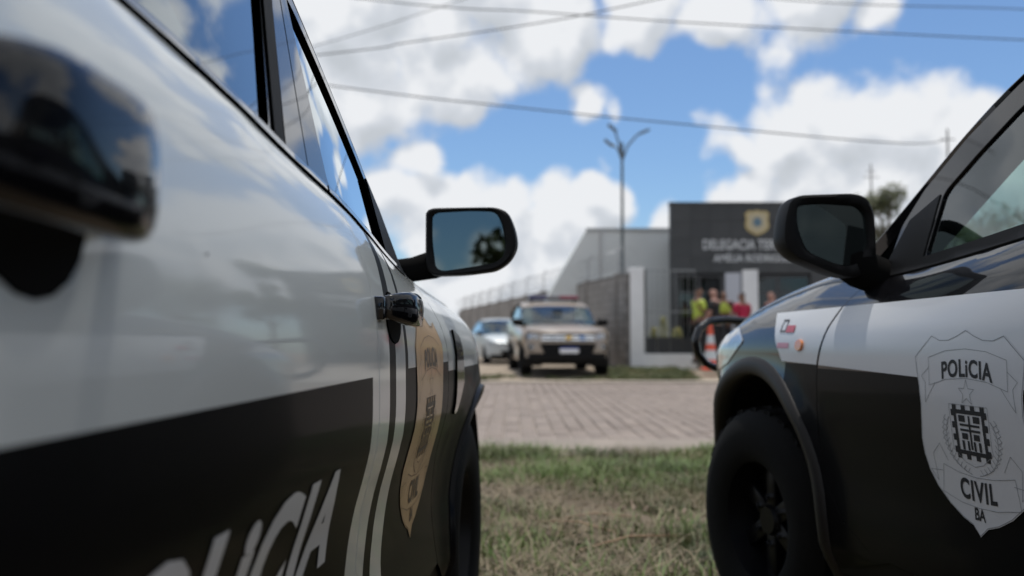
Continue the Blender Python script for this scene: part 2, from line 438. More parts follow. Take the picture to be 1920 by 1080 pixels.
def wheel(parent, loc, sg, r=.375, w=.25, steer=0, rimr=.21, dish=.09, rim=None, spokes=6, detail=True):
    e = bpy.data.objects.new('wheel', None); COL.objects.link(e); e.parent = parent; e.location = loc; e.rotation_euler = (0, 0, steer); e.empty_display_size = .1
    h = w / 2; rr = rimr
    prof = [(-h + .01, rr), (-h, rr + .03), (-h - .004, (rr + r) / 2), (-h + .012, r - .03), (-h + .035, r - .006), (0, r), (h - .035, r - .006), (h - .012, r - .03), (h + .004, (rr + r) / 2), (h, rr + .03), (h - .01, rr), (h - .02, rr - .012), (-h + .02, rr - .012)]
    MB().lathe(prof, 64, closed=True).build('tyre', tyrem, e, smooth=True)
    if detail:
        t = MB()
        for k in range(52):
            a = 2 * math.pi * k / 52
            M = Matrix.Rotation(a, 4, 'X')
            for xx, ln in ((-h + .045, .035), (-.025, .04), (.025, .04), (h - .045, .035)):
                t.box((xx - .018, -.016, r - .012), (xx + .018, .016, r + .004 if abs(xx) < .05 else r - .001), M @ Matrix.Rotation(.2 * (1 if k % 2 else -1), 4, 'Z'))
        tag(t.build('tread', tyrem, e), kind='stuff')
    rm = MB(); o = h - dish
    rm.lathe([(sg * (h - .012), rr + .004), (sg * (h - .02), rr - .012), (sg * (o), rr - .03), (sg * (o - .02), rr - .035), (sg * (o - .03), 0.001)], 48)
    for k in range(spokes):
        M = Matrix.Rotation(2 * math.pi * k / spokes, 4, 'X')
        x0, x1 = sorted((sg * (o - .03), sg * (o + .015))); rm.box((x0, -.03, .03), (x1, .03, rr - .025), M, bev=.006)
    rm.lathe([(sg * (o + .03), .001), (sg * (o + .03), .045), (sg * (o), .06)], 24)
    rm.build('rim', rim or rimm, e, smooth=True)
    if detail:
        for k in range(6):
            a = 2 * math.pi * (k + .5) / 6; c = (0, .06 * math.cos(a) * 1.3, .06 * math.sin(a) * 1.3)
            x0, x1 = sorted((sg * (o - .02), sg * (o + .028)))
            n = MB().lathe([(x0, .011), (x1, .011), (x1 + sg * .002, .001)], 8, c=c).build('wheel_nut', chrome, e, smooth=True)
    return e

def resample(pts, n, c):
    out = []
    for k in range(n):
        a = 2 * math.pi * k / n; d = (math.cos(a), math.sin(a)); best = None
        for i in range(len(pts)):
            p, q = pts[i], pts[(i + 1) % len(pts)]
            ex, ey = q[0] - p[0], q[1] - p[1]; det = d[0] * -ey + d[1] * ex
            if abs(det) < 1e-12: continue
            rx, ry = p[0] - c[0], p[1] - c[1]
            t = (rx * -ey + ry * ex) / det; u = (d[0] * ry - d[1] * rx) / det
            if t > 0 and -1e-6 <= u <= 1 + 1e-6 and (best is None or t > best): best = t
        out.append((c[0] + d[0] * best, c[1] + d[1] * best))
    return out

def mirror(parent, sg, xw, y, outer, gl, arm, hm=None, tilt=(0, 0)):
    "outer/gl: outlines in (protrusion beyond body side, z); faces backwards (-y)"
    n = 72; c = (sum(p[0] for p in gl) / len(gl), sum(p[1] for p in gl) / len(gl))
    O = resample(round_poly(outer, .03), n, c); G = resample(round_poly(gl, .02), n, c)
    L1 = [(c[0] + (g[0] - c[0]) * 1.05 , c[1] + (g[1] - c[1]) * 1.05) for g in G]
    def ring(o, g, t, k=1.0): return [((o[i][0] * t + g[i][0] * (1 - t) - c[0]) * k + c[0], (o[i][1] * t + g[i][1] * (1 - t) - c[1]) * k + c[1]) for i in range(n)]
    rings = [(ring(O, G, 0, 1.01), .022), (ring(O, G, .2), .006), (ring(O, G, .7), 0.), (ring(O, G, .95), .004), (ring(O, G, 1), .014), (ring(O, G, 1, 1.005), .05), (ring(O, G, 1, .97), .085), (ring(O, G, 1, .86), .118), (ring(O, G, 1, .62), .142), (ring(O, G, 1, .3), .153)]
    P = []; F = []
    for r_, yy in rings: P += [(sg * (xw + p[0]), y + yy, p[1]) for p in r_]
    for k in range(len(rings) - 1):
        for i in range(n): F.append((k * n + i, k * n + (i + 1) % n, (k + 1) * n + (i + 1) % n, (k + 1) * n + i))
    F.append(tuple((len(rings) - 1) * n + i for i in range(n)))
    e = bpy.data.objects.new('side_mirror', None); COL.objects.link(e); e.parent = parent; e.empty_display_size = .1
    mb = MB(); mb.add(P, F); mb.build('housing', hm or plastic, e, smooth=True, angle=50)
    vs = [(sg * (xw + c[0] + (g[0] - c[0]) * 1.03), y + .018 + (g[0] - c[0]) * tilt[0] + (g[1] - c[1]) * tilt[1], c[1] + (g[1] - c[1]) * 1.03) for g in G]
    vb = [(a, b + .004, c_) for a, b, c_ in vs]
    g = MB().add(vs + vb, [tuple(range(n)), tuple(range(2 * n - 1, n - 1, -1))] + [(i, (i + 1) % n, (i + 1) % n + n, i + n) for i in range(n)])
    g.build('mirror_glass', mirrorm, e)
    a = MB()
    for k in range(len(arm) - 1):
        pass
    a.tube([(sg * (xw + p[0]), y + p[1], p[2]) for p in arm], [p[3] for p in arm], 12)
    a.build('arm', mat('matte_black', (.004, .004, .004), .9, spec=.05), e, smooth=True)
    return e

def handle(parent, sg, B, y0, y1, z, out=.045, hh=.022, m=None):
    "pull handle bowed off the door, with two feet and a flat black patch behind for the recess"
    m = m or gloss; n = 18; vs = []; fs = []; k = 16
    for i in range(n + 1):
        t = i / n; y = y0 + (y1 - y0) * t
        bow = (1 - abs(2 * t - 1) ** 3.2)
        x = B.half(y, z) + .006 + (out - .018) * bow
        ry = hh * (.62 + .38 * bow); rx = .017 * (.75 + .25 * bow)
        for j in range(k):
            a = 2 * math.pi * j / k; ca, sa = math.cos(a), math.sin(a)
            vs.append((sg * (x + rx * abs(ca) ** .7 * (1 if ca > 0 else -1)), y, z + (t - .5) * -.006 + ry * abs(sa) ** .7 * (1 if sa > 0 else -1)))
    for i in range(n):
        for j in range(k): fs.append((i * k + j, i * k + (j + 1) % k, (i + 1) * k + (j + 1) % k, (i + 1) * k + j))
    fs += [tuple(range(k)), tuple(n * k + j for j in range(k))]
    o = MB().add(vs, fs).build('handle', m, parent, smooth=True, angle=50)
    ym = (y0 + y1) / 2 + .01
    lp = [(ym + .062 * math.cos(a), z - hh * .45 + (hh + .016) * math.sin(a)) for a in [2 * math.pi * i / 20 for i in range(20)]]
    panel('recess_patch', [lp], B.side(sg), [mat('recess_black', (.003, .003, .003), .8, spec=.05)], o, (.02, .02), depth=.004, flip=(sg < 0), off=.002)  # flat black sheet laid on the door skin where the recess would be
    yb = min(y0, y1); x = B.half(yb - .02, z)
    mb = MB().box((sg * x - .008, yb - .035, z - .02), (sg * x + .008 + sg * .006, yb - .004, z + .02), bev=.005)
    lk = mb.build('lock_cover', m, o, smooth=True)
    return o

def seat(parent, x, y, w=.52):
    s = MB().box((x - w / 2, y - .25, .62), (x + w / 2, y + .27, .80), bev=.05)
    M = Matrix.Translation((0, y - .22, .75)) @ Matrix.Rotation(R(12), 4, 'X') @ Matrix.Translation((0, -(y - .22), -.75))
    s.box((x - w / 2 + .01, y - .30, .74), (x + w / 2 - .01, y - .16, 1.30), M, bev=.05)
    o = s.build('seat', inner, parent, smooth=True)
    h = MB().box((x - .12, y - .36, 1.32), (x + .12, y - .26, 1.50), bev=.04); h.tube([(x, y - .30, 1.2), (x, y - .31, 1.34)], .012)
    h.build('headrest', inner, o, smooth=True)

def vehicle(P, root):
    """P: numbers of the kind; root: Empty at the front axle, on the ground, +y forward"""
    B = Body(P); W = P['W']; paint = P['paint']; zs = P['sill']
    gap = .0022; Ra = P['Ra']; zw = P['zw']
    door_parts = {}
    for sg in (1, -1):
        S = B.side(sg); fl = sg < 0
        near = (sg == P['near']); st = (.025, .022) if (near and P['fine']) else (.06, .05)
        fg, mg, rg = P['front_gap'], P['mid_gap'], P['rear_gap']      # bottom -> top (y,z)
        # doors (lower skin up to belt)
        def belt_pts(ya, yb, n=14): return [(ya + (yb - ya) * i / n, B.top(ya + (yb - ya) * i / n) - .001) for i in range(n + 1)]
        def door(name, rear, front, matfn=None, cuts=((), ()), mats=None):
            rr = off_line(rear, gap); ff = off_line(front, -gap)
            r_top = (rr[-1][0], B.top(rr[-1][0])); f_top = (ff[-1][0], B.top(ff[-1][0]))
            rr = [p for p in rr if p[1] < B.top(p[0]) - .004]; ff = [p for p in ff if p[1] < B.top(p[0]) - .004]
            # rear edge up, belt forward, front edge down
            lp = rr + belt_pts(r_top[0], f_top[0]) + ff[::-1]
            return panel(name, [lp], S, mats or [paint], root, st, depth=.022, flip=fl, matfn=matfn, cuts=cuts)
        mf = P.get('matfn', {}); mm = P.get('mats', [paint])
        fd = door('front_door', mg, fg, mf.get('front_door'), P['cuts'].get('front_door', ((), ())), mm)
        door_parts[('front', sg)] = fd
        if rg:
            rd = door('rear_door', rg, mg, mf.get('rear_door'), P['cuts'].get('rear_door', ((), ())), mm)
            door_parts[('rear', sg)] = rd
        # front fender
        yf = P['yf']; arc = [(Ra * math.cos(a), zw + Ra * math.sin(a)) for a in [R(x) for x in np.linspace(P['arcs'][0], P['arcs'][1], 26)]]
        ft = [(yf + (fg[-1][0] + gap - yf) * i / 14, B.top(yf + (fg[-1][0] + gap - yf) * i / 14) - .0005) for i in range(15)]
        fgo = [p for p in off_line(fg, gap) if p[1] < B.top(p[0]) - .004]
        lp = arc + ft + fgo[::-1]      # arc: front-bottom .. over .. rear-bottom? built rear->front below
        lp = arc[::-1] + [(yf, max(arc[0][1], zs + .05))] + ft + fgo[::-1]
        panel('front_fender', [lp], S, mm, root, st, depth=.02, flip=fl, matfn=mf.get('front_fender'), cuts=P['cuts'].get('front_fender', ((), ())))
        # rear quarter
        yr0 = P['yrear'] + .02; q = P['yra']
        arc2 = [(q + Ra * math.cos(a), zw + Ra * math.sin(a)) for a in [R(x) for x in np.linspace(-8, 188, 26)]]
        rgl = rg if rg else mg
        rgo = off_line(rgl, -gap); zt = lambda y: (P['bed_top'] if P['bed'] else B.top(y))
        rgo = [p for p in rgo if p[1] < zt(p[0]) - .004]
        tp = [(rgl[-1][0] - gap + (yr0 - rgl[-1][0]) * i / 14, zt(rgl[-1][0] + (yr0 - rgl[-1][0]) * i / 14) - .0005) for i in range(15)]
        qn = 'bed_side' if P['bed'] else 'rear_quarter'
        if P['bed']:
            yb = P['ycab'] ; tp = [(yb - .01 + (yr0 - yb) * i / 14, P['bed_top']) for i in range(15)]
            pass
        lp = rgo + tp + [(yr0, zs + .12)] + arc2[::-1] + []
        # order: gap bottom..top, top rearwards, down, arch back forwards
        lp = rgo + tp + [(yr0, arc2[-1][1])] + [p for p in arc2[::-1]]
        panel(qn, [lp], S, mm, root, (.05, .045) if near and P['fine'] else (.08, .06), depth=.02, flip=fl, matfn=mf.get('rear'), cuts=P['cuts'].get('rear', ((), ())))
        # sill
        ya, yb = -Ra - .02, q + Ra + .02
        lp = [(yb, zs - .09), (yb, zs - .004), (ya, zs - .004), (ya, zs - .09)]
        panel('sill', [lp], lambda y, z: Vector((sg * (B.half(y, zs) - (zs - z) * .25 - .006), y, z)), [plastic if P['bed'] else paint], root, (.1, .03), depth=.05, flip=fl)
        # wheel arch flare
        fw = P['flw']
        for yc in (0, q):
            prof = [(Ra - .012, -.045), (Ra - .012, .002), (Ra - .002, .009), (Ra + fw * .5, .012), (Ra + fw - .006, .008), (Ra + fw, -.002), (Ra + fw + .001, -.012)]
            vs = []; fs = []; n = 40
            for i in range(n + 1):
                a = R(-14 + 208 * i / n)
                for r_, o_ in prof:
                    y, z = yc + r_ * math.cos(a), zw + r_ * math.sin(a); vs.append((sg * (B.half(y, z) + o_), y, z))
            k = len(prof)
            for i in range(n):
                for j in range(k - 1): fs.append((i * k + j, i * k + j + 1, (i + 1) * k + j + 1, (i + 1) * k + j))
            MB().add(vs, fs).build('arch_flare', P['flare_mat'], root, smooth=True, angle=60)
            # wheel well
            vs = []; fs = []; n = 24
            for i in range(n + 1):
                a = R(-20 + 220 * i / n)
                for xx in (W - .05, W - .45): vs.append((sg * xx, yc + (Ra + .03) * math.cos(a), zw + (Ra + .03) * math.sin(a)))
            for i in range(n): fs.append((2 * i, 2 * i + 1, 2 * i + 3, 2 * i + 2))
            b0 = len(vs); vs.append((sg * (W - .45), yc, zw))
            for i in range(n): fs.append((b0, 2 * i + 1, 2 * i + 3))
            MB().add(vs, fs).build('wheel_well', dark, root)
        # glass house: the door frames and panes
        for gname, outer, gl, gm in P['glass']:
            o = round_poly(outer, .012); h = round_poly(gl, P.get('glr', .02))
            fr = panel(gname + '_frame', [o, h[::-1]], S, [P['frame_mat']], root, (.05, .04), depth=.02, flip=fl, off=0)
            h2 = h
            g = panel(gname, [h2], S, [gm], root, (.05, .04), depth=.0, flip=fl, off=-.007)
        for nm, poly, m_ in P['trims']:
            panel(nm, [round_poly(poly, .004)], S, [m_], root, (.05, .04), depth=.015, flip=fl, off=.003)
        # belt strip
        if rg:
            for ya, yb in ((rg[-1][0] + .01, mg[-1][0] - .006), (mg[-1][0] + .006, P['belt_front'])):
                lp = [(ya + (yb - ya) * i / 12, B.top(ya + (yb - ya) * i / 12) + .0) for i in range(13)] + [(yb + (ya - yb) * i / 12, B.top(yb + (ya - yb) * i / 12) + P['belt_h']) for i in range(13)]
                panel('belt_strip', [lp], S, [P['belt_mat']], root, (.08, .02), depth=.012, flip=fl, off=.005)
        # inner dark side
        vs = []; fs = []
        yy = frange(P['yrear'] + .1, P['yf'] - .02, .12); zz = frange(zs, 1., .1)
        for y in yy:
            for k_ in range(9):
                z = zs + (B.top(y) - .01 - zs) * k_ / 8; vs.append((sg * (B.half(y, z) - .045), y, z))
        for i in range(len(yy) - 1):
            ym = (yy[i] + yy[i + 1]) / 2
            for k_ in range(8):
                z = zs + (B.top(ym) - zs) * (k_ + .5) / 8
                if min(math.hypot(ym, z - zw), math.hypot(ym - q, z - zw)) < Ra + .09: continue
                fs.append((i * 9 + k_, i * 9 + k_ + 1, (i + 1) * 9 + k_ + 1, (i + 1) * 9 + k_))
        MB().add(vs, fs).build('inner_side', dark, root)
        # wheels
        for yc in (0, q):
            stg = P.get('steer', 0) if yc == 0 else 0
            wheel(root, (sg * (W - P.get('win', .135)), yc, P['rw']), sg, r=P['rw'], steer=stg, w=P.get('ww', .25), rimr=P.get('rimr', .21), rim=P.get('rim_mat'), detail=P['fine'])
    # hood & shoulders
    yh0, yh1 = P['ycowl'], P['Yn'] - .015
    H = lambda y, q: B.hood(y, q)
    hq = .80
    sty = .05
    hm = P.get('hood_mat', paint)
    panel('bonnet', [[(yh0, -hq), (yh1 - .02, -hq), (yh1 - .02, hq), (yh0, hq)]], lambda y, q: B.hood(y, q), [hm], root, (.05, .05), depth=.012, flip=True)
    for sg in (1, -1):
        a, b = sorted((sg * (hq + .006), sg * .9995))
        yq = P['front_gap'][-1][0]
        panel('wing_top', [[(yq, a), (yh1 - .02, a), (yh1 - .02, b), (yq, b)]], lambda y, q: B.hood(y, q), [hm], root, (.04, .012), depth=.0, flip=True)
    # cowl
    zc = B.top(yh0)
    MB().box((-W + .2, yh0 - .25, zc - .06), (W - .2, yh0 + .03, zc + .015)).build('cowl', plastic, root)
    # roof, windscreen, rear window
    C = lambda y, q: B.canopy(y, q)
    wt, wb = P['ywt'], P['ywb']
    yc0 = P['roof'][-1][0]; yc1 = P['roof'][0][0]
    panel('roof', [[(wb, -.998), (wt, -.998), (wt, .998), (wb, .998)]], C, [P.get('roof_mat', paint)], root, (.08, .06), depth=.02, flip=True)
    MB().box((-W + .3, wb + .1, lerp_tab(P['roof'], -1.6) - .03), (W - .3, wt - .1, lerp_tab(P['roof'], -1.6) + .01), bev=.01).build('headliner', innerl, root)
    panel('windscreen', [[(wt + .01, -.93), (yc0 - .01, -.93), (yc0 - .01, .93), (wt + .01, .93)]], C, [glass_w], root, (.05, .08), depth=0, flip=True, off=-.004)
    for sg in (1, -1):
        a, b = sorted((sg * .93, sg * .998))
        c_, d_ = sorted((sg * .50, sg * .93))
        panel('pillar_trim', [[(wt - .05, c_), (yc0 - .04, c_), (yc0 - .04, d_), (wt - .05, d_)]], C, [mat('pillar_trim_grey', (.035, .037, .042), .8)], root, (.05, .02), depth=.0, flip=True, off=-.035)
        panel('a_pillar', [[(wt + .005, a), (yc0, a), (yc0, b), (wt + .005, b)]], C, [P['pillar_mat']], root, (.05, .02), depth=.04, flip=True)
    panel('rear_window', [[(yc1 + .02, -.9), (wb - .01, -.9), (wb - .01, .9), (yc1 + .02, .9)]], C, [P['rear_glass']], root, (.05, .08), depth=0, flip=True, off=-.004)
    for sg in (1, -1):
        a, b = sorted((sg * .9, sg * .998))
        panel('c_pillar', [[(yc1, a), (wb - .005, a), (wb - .005, b), (yc1, b)]], C, [P.get('roof_mat', paint)], root, (.05, .03), depth=.03, flip=True)
    # rear end
    yr = P['yrear']; zb = P['bed_top'] if P['bed'] else B.top(yr)
    hw = B.half(yr + .02, 1.0)
    if P['bed']:
        yb = P['ycab']
        MB().box((-W + .09, yr + .05, .72), (W - .09, yb - .03, .74)).build('bed_floor', plastic, root)
        MB().box((-W + .12, yb - .035, .74), (W - .12, yb - .015, zb - .02)).build('bed_headboard', plastic, root)
        for sg in (1, -1):
            x0, x1 = sorted((sg * (W - .10), sg * (W - .035)))
            MB().box((x0, yr + .04, .74), (x1, yb - .02, zb + .012), bev=.01).build('bed_rail', plastic, root, smooth=True)
        MB().box((-hw, yr - .01, .62), (hw, yr + .04, zb), bev=.02).build('tailgate', paint, root, smooth=True)
        MB().box((-W + .14, yb - .012, zs), (W - .14, yb + .03, B.top(yb) - .02)).build('cab_back', paint, root)
    else:
        MB().box((-hw, yr - .02, zs - .02), (hw, yr + .04, zb), bev=.03).build('tailgate', paint, root, smooth=True)
    MB().box((-hw + .02, yr - .1, zs - .05), (hw - .02, yr + .02, zs + .14), bev=.03).build('rear_bumper', plastic if P['bed'] else paint, root, smooth=True)
    for sg in (1, -1):
        x0, x1 = sorted((sg * (hw - .13), sg * (hw + .006)))
        MB().box((x0, yr - .018, .82), (x1, yr + .12, 1.1), bev=.02).build('tail_lamp', mat('red_lens', (.35, .01, .01), .15, coat=1), root, smooth=True)
    # underside
    MB().box((-W + .3, yr + .1, .28), (W - .3, P['Yn'] - .25, .42)).build('underbody', dark, root)
    # interior
    if P['interior']:
        MB().box((-W + .12, P['ycab'] + .05 if P['bed'] else yr + .1, .38), (W - .12, -.35, .46)).build('cabin_floor', dark, root)
        d = MB().box((-W + .14, -.82, .85), (W - .14, -.42, B.top(-.5) - .03), bev=.04).build('dashboard', mat('dash_plastic', (.05, .05, .05), .6, var=.1), root, smooth=True)
        sx = -.43
        MB().box((-.66, -.86, B.top(-.5) - .08), (-.16, -.52, B.top(-.5) + .05), bev=.045).build('instrument_hood', plastic, d, smooth=True)
        MB().box((-.60, -.70, B.top(-.5) - .06), (W - .16, -.46, B.top(-.5) + .0), bev=.03).build('dash_top', mat('dash_grey', (.11, .115, .115), .6, var=.1), d, smooth=True)
        tor = MB()
        ring = [(.185 * math.cos(a), .185 * math.sin(a)) for a in [2 * math.pi * i / 32 for i in range(33)]]
        M = Matrix.Translation((sx, -.84, 1.13)) @ Matrix.Rotation(R(-65 + 180), 4, 'X')
        tor.tube([M @ Vector((x, y, 0)) for x, y in ring], .015, 8, cap=False)
        for a in (0, R(180), R(270)): tor.tube([M @ Vector((0, 0, -.02)), M @ Vector((.18 * math.cos(a), .18 * math.sin(a), 0))], .013, 6)
        tor.tube([M @ Vector((0, 0, 0)), M @ Vector((0, 0, .3))], .03, 8)
        tor.build('steering_wheel', plastic, root, smooth=True)
        for x in (-.38, .38): seat(root, x, -1.42)
        seat(root, 0, P.get('yseat2', -2.28), 1.3)
        MB().box((-.12, -1.0, 1.50), (.12, -.975, 1.57), bev=.01).tube([(0, -.98, 1.55), (0, -.93, 1.60)], .01).build('rear_view_mirror', plastic, root, smooth=True)
    # nose
    lh = P['lamp']; Fr = lambda x, z: B.front(x, z)
    ztop = lambda x: B.top(min(P['Yn'] - .02, B.nose(x, .9))) + .003
    X1 = W - B.plan(P['yf']) - .002
    def fpanel(name, lp, m, off=0., depth=.02, par=root, r=.0, st=(.06, .04), holes=None):
        if r: lp = round_poly(lp, r)
        return panel(name, [lp] + (holes or []), Fr, [m], par, st, depth=depth, flip=True, off=off, cuts=((-W * .96, -W * .93, -W * .88, W * .88, W * .93, W * .96), ()))
    xs = [X1 * math.sin(math.pi / 2 * k / 14) for k in range(-14, 15)]
    zbm = P['bump_top']
    gw, g0, g1 = P['grille']
    lpi, lpo, lz0, lz1 = lh
    top = [(x, max(ztop(x), zbm + .03)) for x in xs]
    # front skin above the bumper with openings for grille and lamps
    gr = round_poly([(-gw, g1), (-gw * .93, g0), (gw * .93, g0), (gw, g1)], .03)
    def lampo(sg): return [(sg * lpi, lz0 + .01), (sg * lpo, lz0 + .035), (sg * (lpo + .02), lz1), (sg * lpi, lz1 - .02)]
    skin = top + [(X1, .34), (-X1, .34)]
    skin = [p for p in top][::-1] + [(-X1, P['bump_bot']), (X1, P['bump_bot'])]
    li = [(P['intake'] * a, b) for a, b in ((-.8, P['ik'][1]), (-1, P['ik'][0]), (1, P['ik'][0]), (.8, P['ik'][1]))]
    holes = [gr, round_poly(lampo(1), .015), round_poly(lampo(-1)[::-1], .015), round_poly(li[::-1], .03)]
    holes = [h[::-1] for h in holes]
    bmp = panel('front_bumper', [skin] + holes, Fr, [P.get('bump_mat', paint)], root, (.06, .04), depth=.04, flip=True, cuts=((-W * .96, -W * .93, -W * .88, W * .88, W * .93, W * .96), ()))
    back = fpanel('grille', [(-gw - .02, g1 + .02), (-gw, g0 - .02), (gw, g0 - .02), (gw + .02, g1 + .02)], plastic, off=-.04, depth=0)
    for k in range(2):
        zz = g0 + (g1 - g0) * (.28 + .44 * k); hh = (g1 - g0) * .13
        fpanel('grille_bar', [(-gw + .01, zz - hh), (gw - .01, zz - hh), (gw - .01, zz + hh), (-gw + .01, zz + hh)], P['grille_mat'], off=.004, depth=.03, par=back, r=.006)
    if P['badge']:
        zc_ = (g0 + g1) / 2; bw, bh = .085, .03
        em = [(-bw, -bh * .8), (-bw * .38, -bh * .8), (-bw * .42, -bh * 1.7), (bw * .5, -bh * 1.7), (bw * .46, -bh * .8), (bw * .92, -bh * .8), (bw, bh * .8), (bw * .42, bh * .8), (bw * .46, bh * 1.7), (-bw * .46, bh * 1.7), (-bw * .42, bh * .8), (-bw * .9, bh * .8)]
        fpanel('emblem', [(x, z + zc_) for x, z in em], mat('gold_emblem', (.65, .42, .12), .25, metal=.8), off=.025, depth=.02, par=back)
    for sg in (1, -1):
        lp = lampo(sg)
        if sg < 0: lp = lp[::-1]
        L = fpanel('headlight', lp, lens, off=-.004, depth=.0, r=.015)
        for xx in (lpi + .10, lpi + .24):
            if xx < lpo - .06:
                c = B.front(sg * xx, (lz0 + lz1) / 2 + .01)
                MB().lathe([(c.y + .012, .034), (c.y + .010, .05), (c.y - .03, .05)], 24, axis='y', c=(c.x, 0, c.z)).build('lamp_ring', chrome, L, smooth=True)
        if P['fog']:
            xx, zz, rr = P['fog']; c = B.front(sg * xx, zz)
            MB().lathe([(c.y - .02, .001), (c.y + .004, rr * .55), (c.y + .012, rr * .7), (c.y + .014, rr), (c.y - .03, rr * 1.1)], 24, axis='y', c=(c.x, 0, c.z)).build('fog_lamp', plastic, root, smooth=True)
            MB().lathe([(c.y + .018, .001), (c.y + .014, rr * .62)], 24, axis='y', c=(c.x, 0, c.z)).build('fog_lens', lens, root, smooth=True)
    fpanel('intake', [(a * 1.02, b) for a, b in [(li[0][0], li[0][1] - .01), (li[1][0], li[1][1] + .01), (li[2][0], li[2][1] + .01), (li[3][0], li[3][1] - .01)]][::-1], plastic, off=-.03, depth=0)
    fpanel('skid_plate', [(-X1 * .9, P['bump_bot'] - .07), (X1 * .9, P['bump_bot'] - .07), (X1 * .96, P['bump_bot'] + .09), (-X1 * .96, P['bump_bot'] + .09)], P.get('skid', plastic), off=.012, depth=.05, r=.02)
    if P['plate']:
        zz = P['plate']; y = B.nose(0, zz) + .02
        pl = MB().box((-.20, y, zz - .065), (.20, y + .008, zz + .065)).build('licence_plate', mat('plate_white', (.75, .76, .78), .5), root)
        MB().box((-.20, y + .0085, zz + .033), (.20, y + .010, zz + .065)).build('plate_band', mat('plate_blue', (.03, .07, .35), .5), pl)
    return B, door_parts

ins_L = [(.30, .10), (.36, .055), (.42, .036), (.50, .040), (.58, .046), (.66, .040), (.72, .030), (.78, .014), (.83, .003), (.88, 0), (.96, .001), (1.02, .005), (1.08, .014), (1.13, .026), (1.17, .044), (1.19, .058), (1.2, .068)]
ins_R = [(.30, .09), (.36, .05), (.42, .028), (.50, .024), (.60, .026), (.70, .02), (.80, .008), (.88, .001), (.95, 0), (1.02, .002), (1.08, .010), (1.13, .022), (1.17, .042), (1.19, .056), (1.2, .066)]
base = dict(W=.94, Ra=.44, zw=.39, rw=.38, yra=-3.10, y0=.12, Yn=.90, n=2.7, flare=.016, flw=.035, sill=.43, tumble=.27, bulge=.16, crown=.07,
            inset=ins_L, steer=0, lean=[(.2, .06), (.45, .0), (.62, .0), (.8, .03), (1.0, .07), (1.2, .12)], arcs=(-8, 188), yf=.52,
            yrear=-4.32, ycab=-2.80, bed=True, bed_top=1.22, ycowl=-.48, fine=True, interior=True, near=1, pillar_mat=gloss, frame_mat=gloss,
            flare_mat=plastic, paint=white, cuts={}, trims=[], glass=[], belt_mat=plastic, belt_h=.02, belt_front=-.75, rear_glass=glass_d,
            lamp=(.50, .84, .80, .94), grille=(.46, .74, .93), bump_top=.72, bump_bot=.36, intake=.5, ik=(.60, .42), badge=False, fog=(.70, .55, .06), plate=.56,
            grille_mat=chrome)

# ================================================================== SETTING: ground, road, kerbs
groundm = mat('verge_soil', (.10, .075, .05), .95, col2=(.17, .13, .085), scale=3, bump=.8, bscale=18, dist=.02)
sandm = mat('sandy_soil', (.34, .28, .21), .95, col2=(.25, .20, .15), scale=2.2, bump=.5, bscale=25, dist=.01)
concm = mat('concrete', (.36, .33, .29), .9, col2=(.27, .24, .21), scale=2.5, bump=.4, bscale=60)
Y_R0, Y_R1 = 8.9, 19.6     # paved carriageway
def far_z(x, y):
    return 0.0
def ground():
    vs = []; fs = []
    xs = [-1500, -400, -120, -40, -20] + frange(-14, 20, 1.0) + [30, 60, 150, 500, 1500]
    ys = [-1500, -400, -100, -40, -15, -6, -3] + frange(-2, 7.6, .3) + [7.7]
    def grid(xs, ys, zf, m, name):
        vs = [(x, y, zf(x, y)) for y in ys for x in xs]; n = len(xs)
        fs = [(j * n + i, j * n + i + 1, (j + 1) * n + i + 1, (j + 1) * n + i) for j in range(len(ys) - 1) for i in range(n - 1)]
        return pyobj(name, vs, fs, m, smooth=True)
    tag(grid(xs, ys, lambda x, y: .015 * noise.noise(Vector((x * .8, y * .8, 0))) - .01 if -10 < x < 12 and -2 < y < 7.6 else -.01, groundm, 'ground'), kind='structure')
    def zfar(x, y):
        t = sst(20.2, 22.5, y); return .03 + .11 * t + (.02 * noise.noise(Vector((x * .6, y * .6, 3))) if -14 < x < 20 and y < 60 else 0)
    ys2 = [20.0] + frange(20.2, 30, .7) + [34, 40, 60, 120, 400, 1500, 3500]
    tag(grid(xs, ys2, zfar, sandm, 'far_verge'), kind='structure')
    return zfar
zfar = ground()
ZF = lambda x, y: zfar(x, y)
road = tag(pyobj('road', [(-400, 7.72, -.012), (400, 7.72, -.012), (400, 20.02, -.012), (-400, 20.02, -.012)], [(0, 1, 2, 3)], mat('road_sand', (.37, .32, .28), .95, col2=(.30, .26, .23), scale=4, bump=.3)), kind='structure')
# concrete gutter strips and kerbs
def strip(name, y0, y1, z, m, xr=(-30, 34), seg=1.0, jit=.004):
    k = None
    for i, x in enumerate(frange(xr[0], xr[1], seg)[:-1]):
        mb = MB().box((x + .006, y0, z - .14), (x + seg - .006, y1, z + rnd.uniform(-jit, jit)), bev=.012)
        o = mb.build('kerb_stone', m, None, smooth=True); tag(o, kind='structure')
        o.parent = road
        o.pop('kind', None) if False else None
        del o['kind']
strip('kerb', 7.72, 8.9, .012, mat('gutter_concrete', (.29, .245, .205), .9, col2=(.21, .18, .15), scale=1.8, bump=.35, bscale=50), seg=2.0, xr=(-20, 24))
strip('kerb', 19.6, 20.0, .05, mat('kerb_concrete', (.43, .37, .30), .9, col2=(.34, .30, .25), scale=1.5, bump=.3, bscale=50), seg=1.0, xr=(-12, 16))

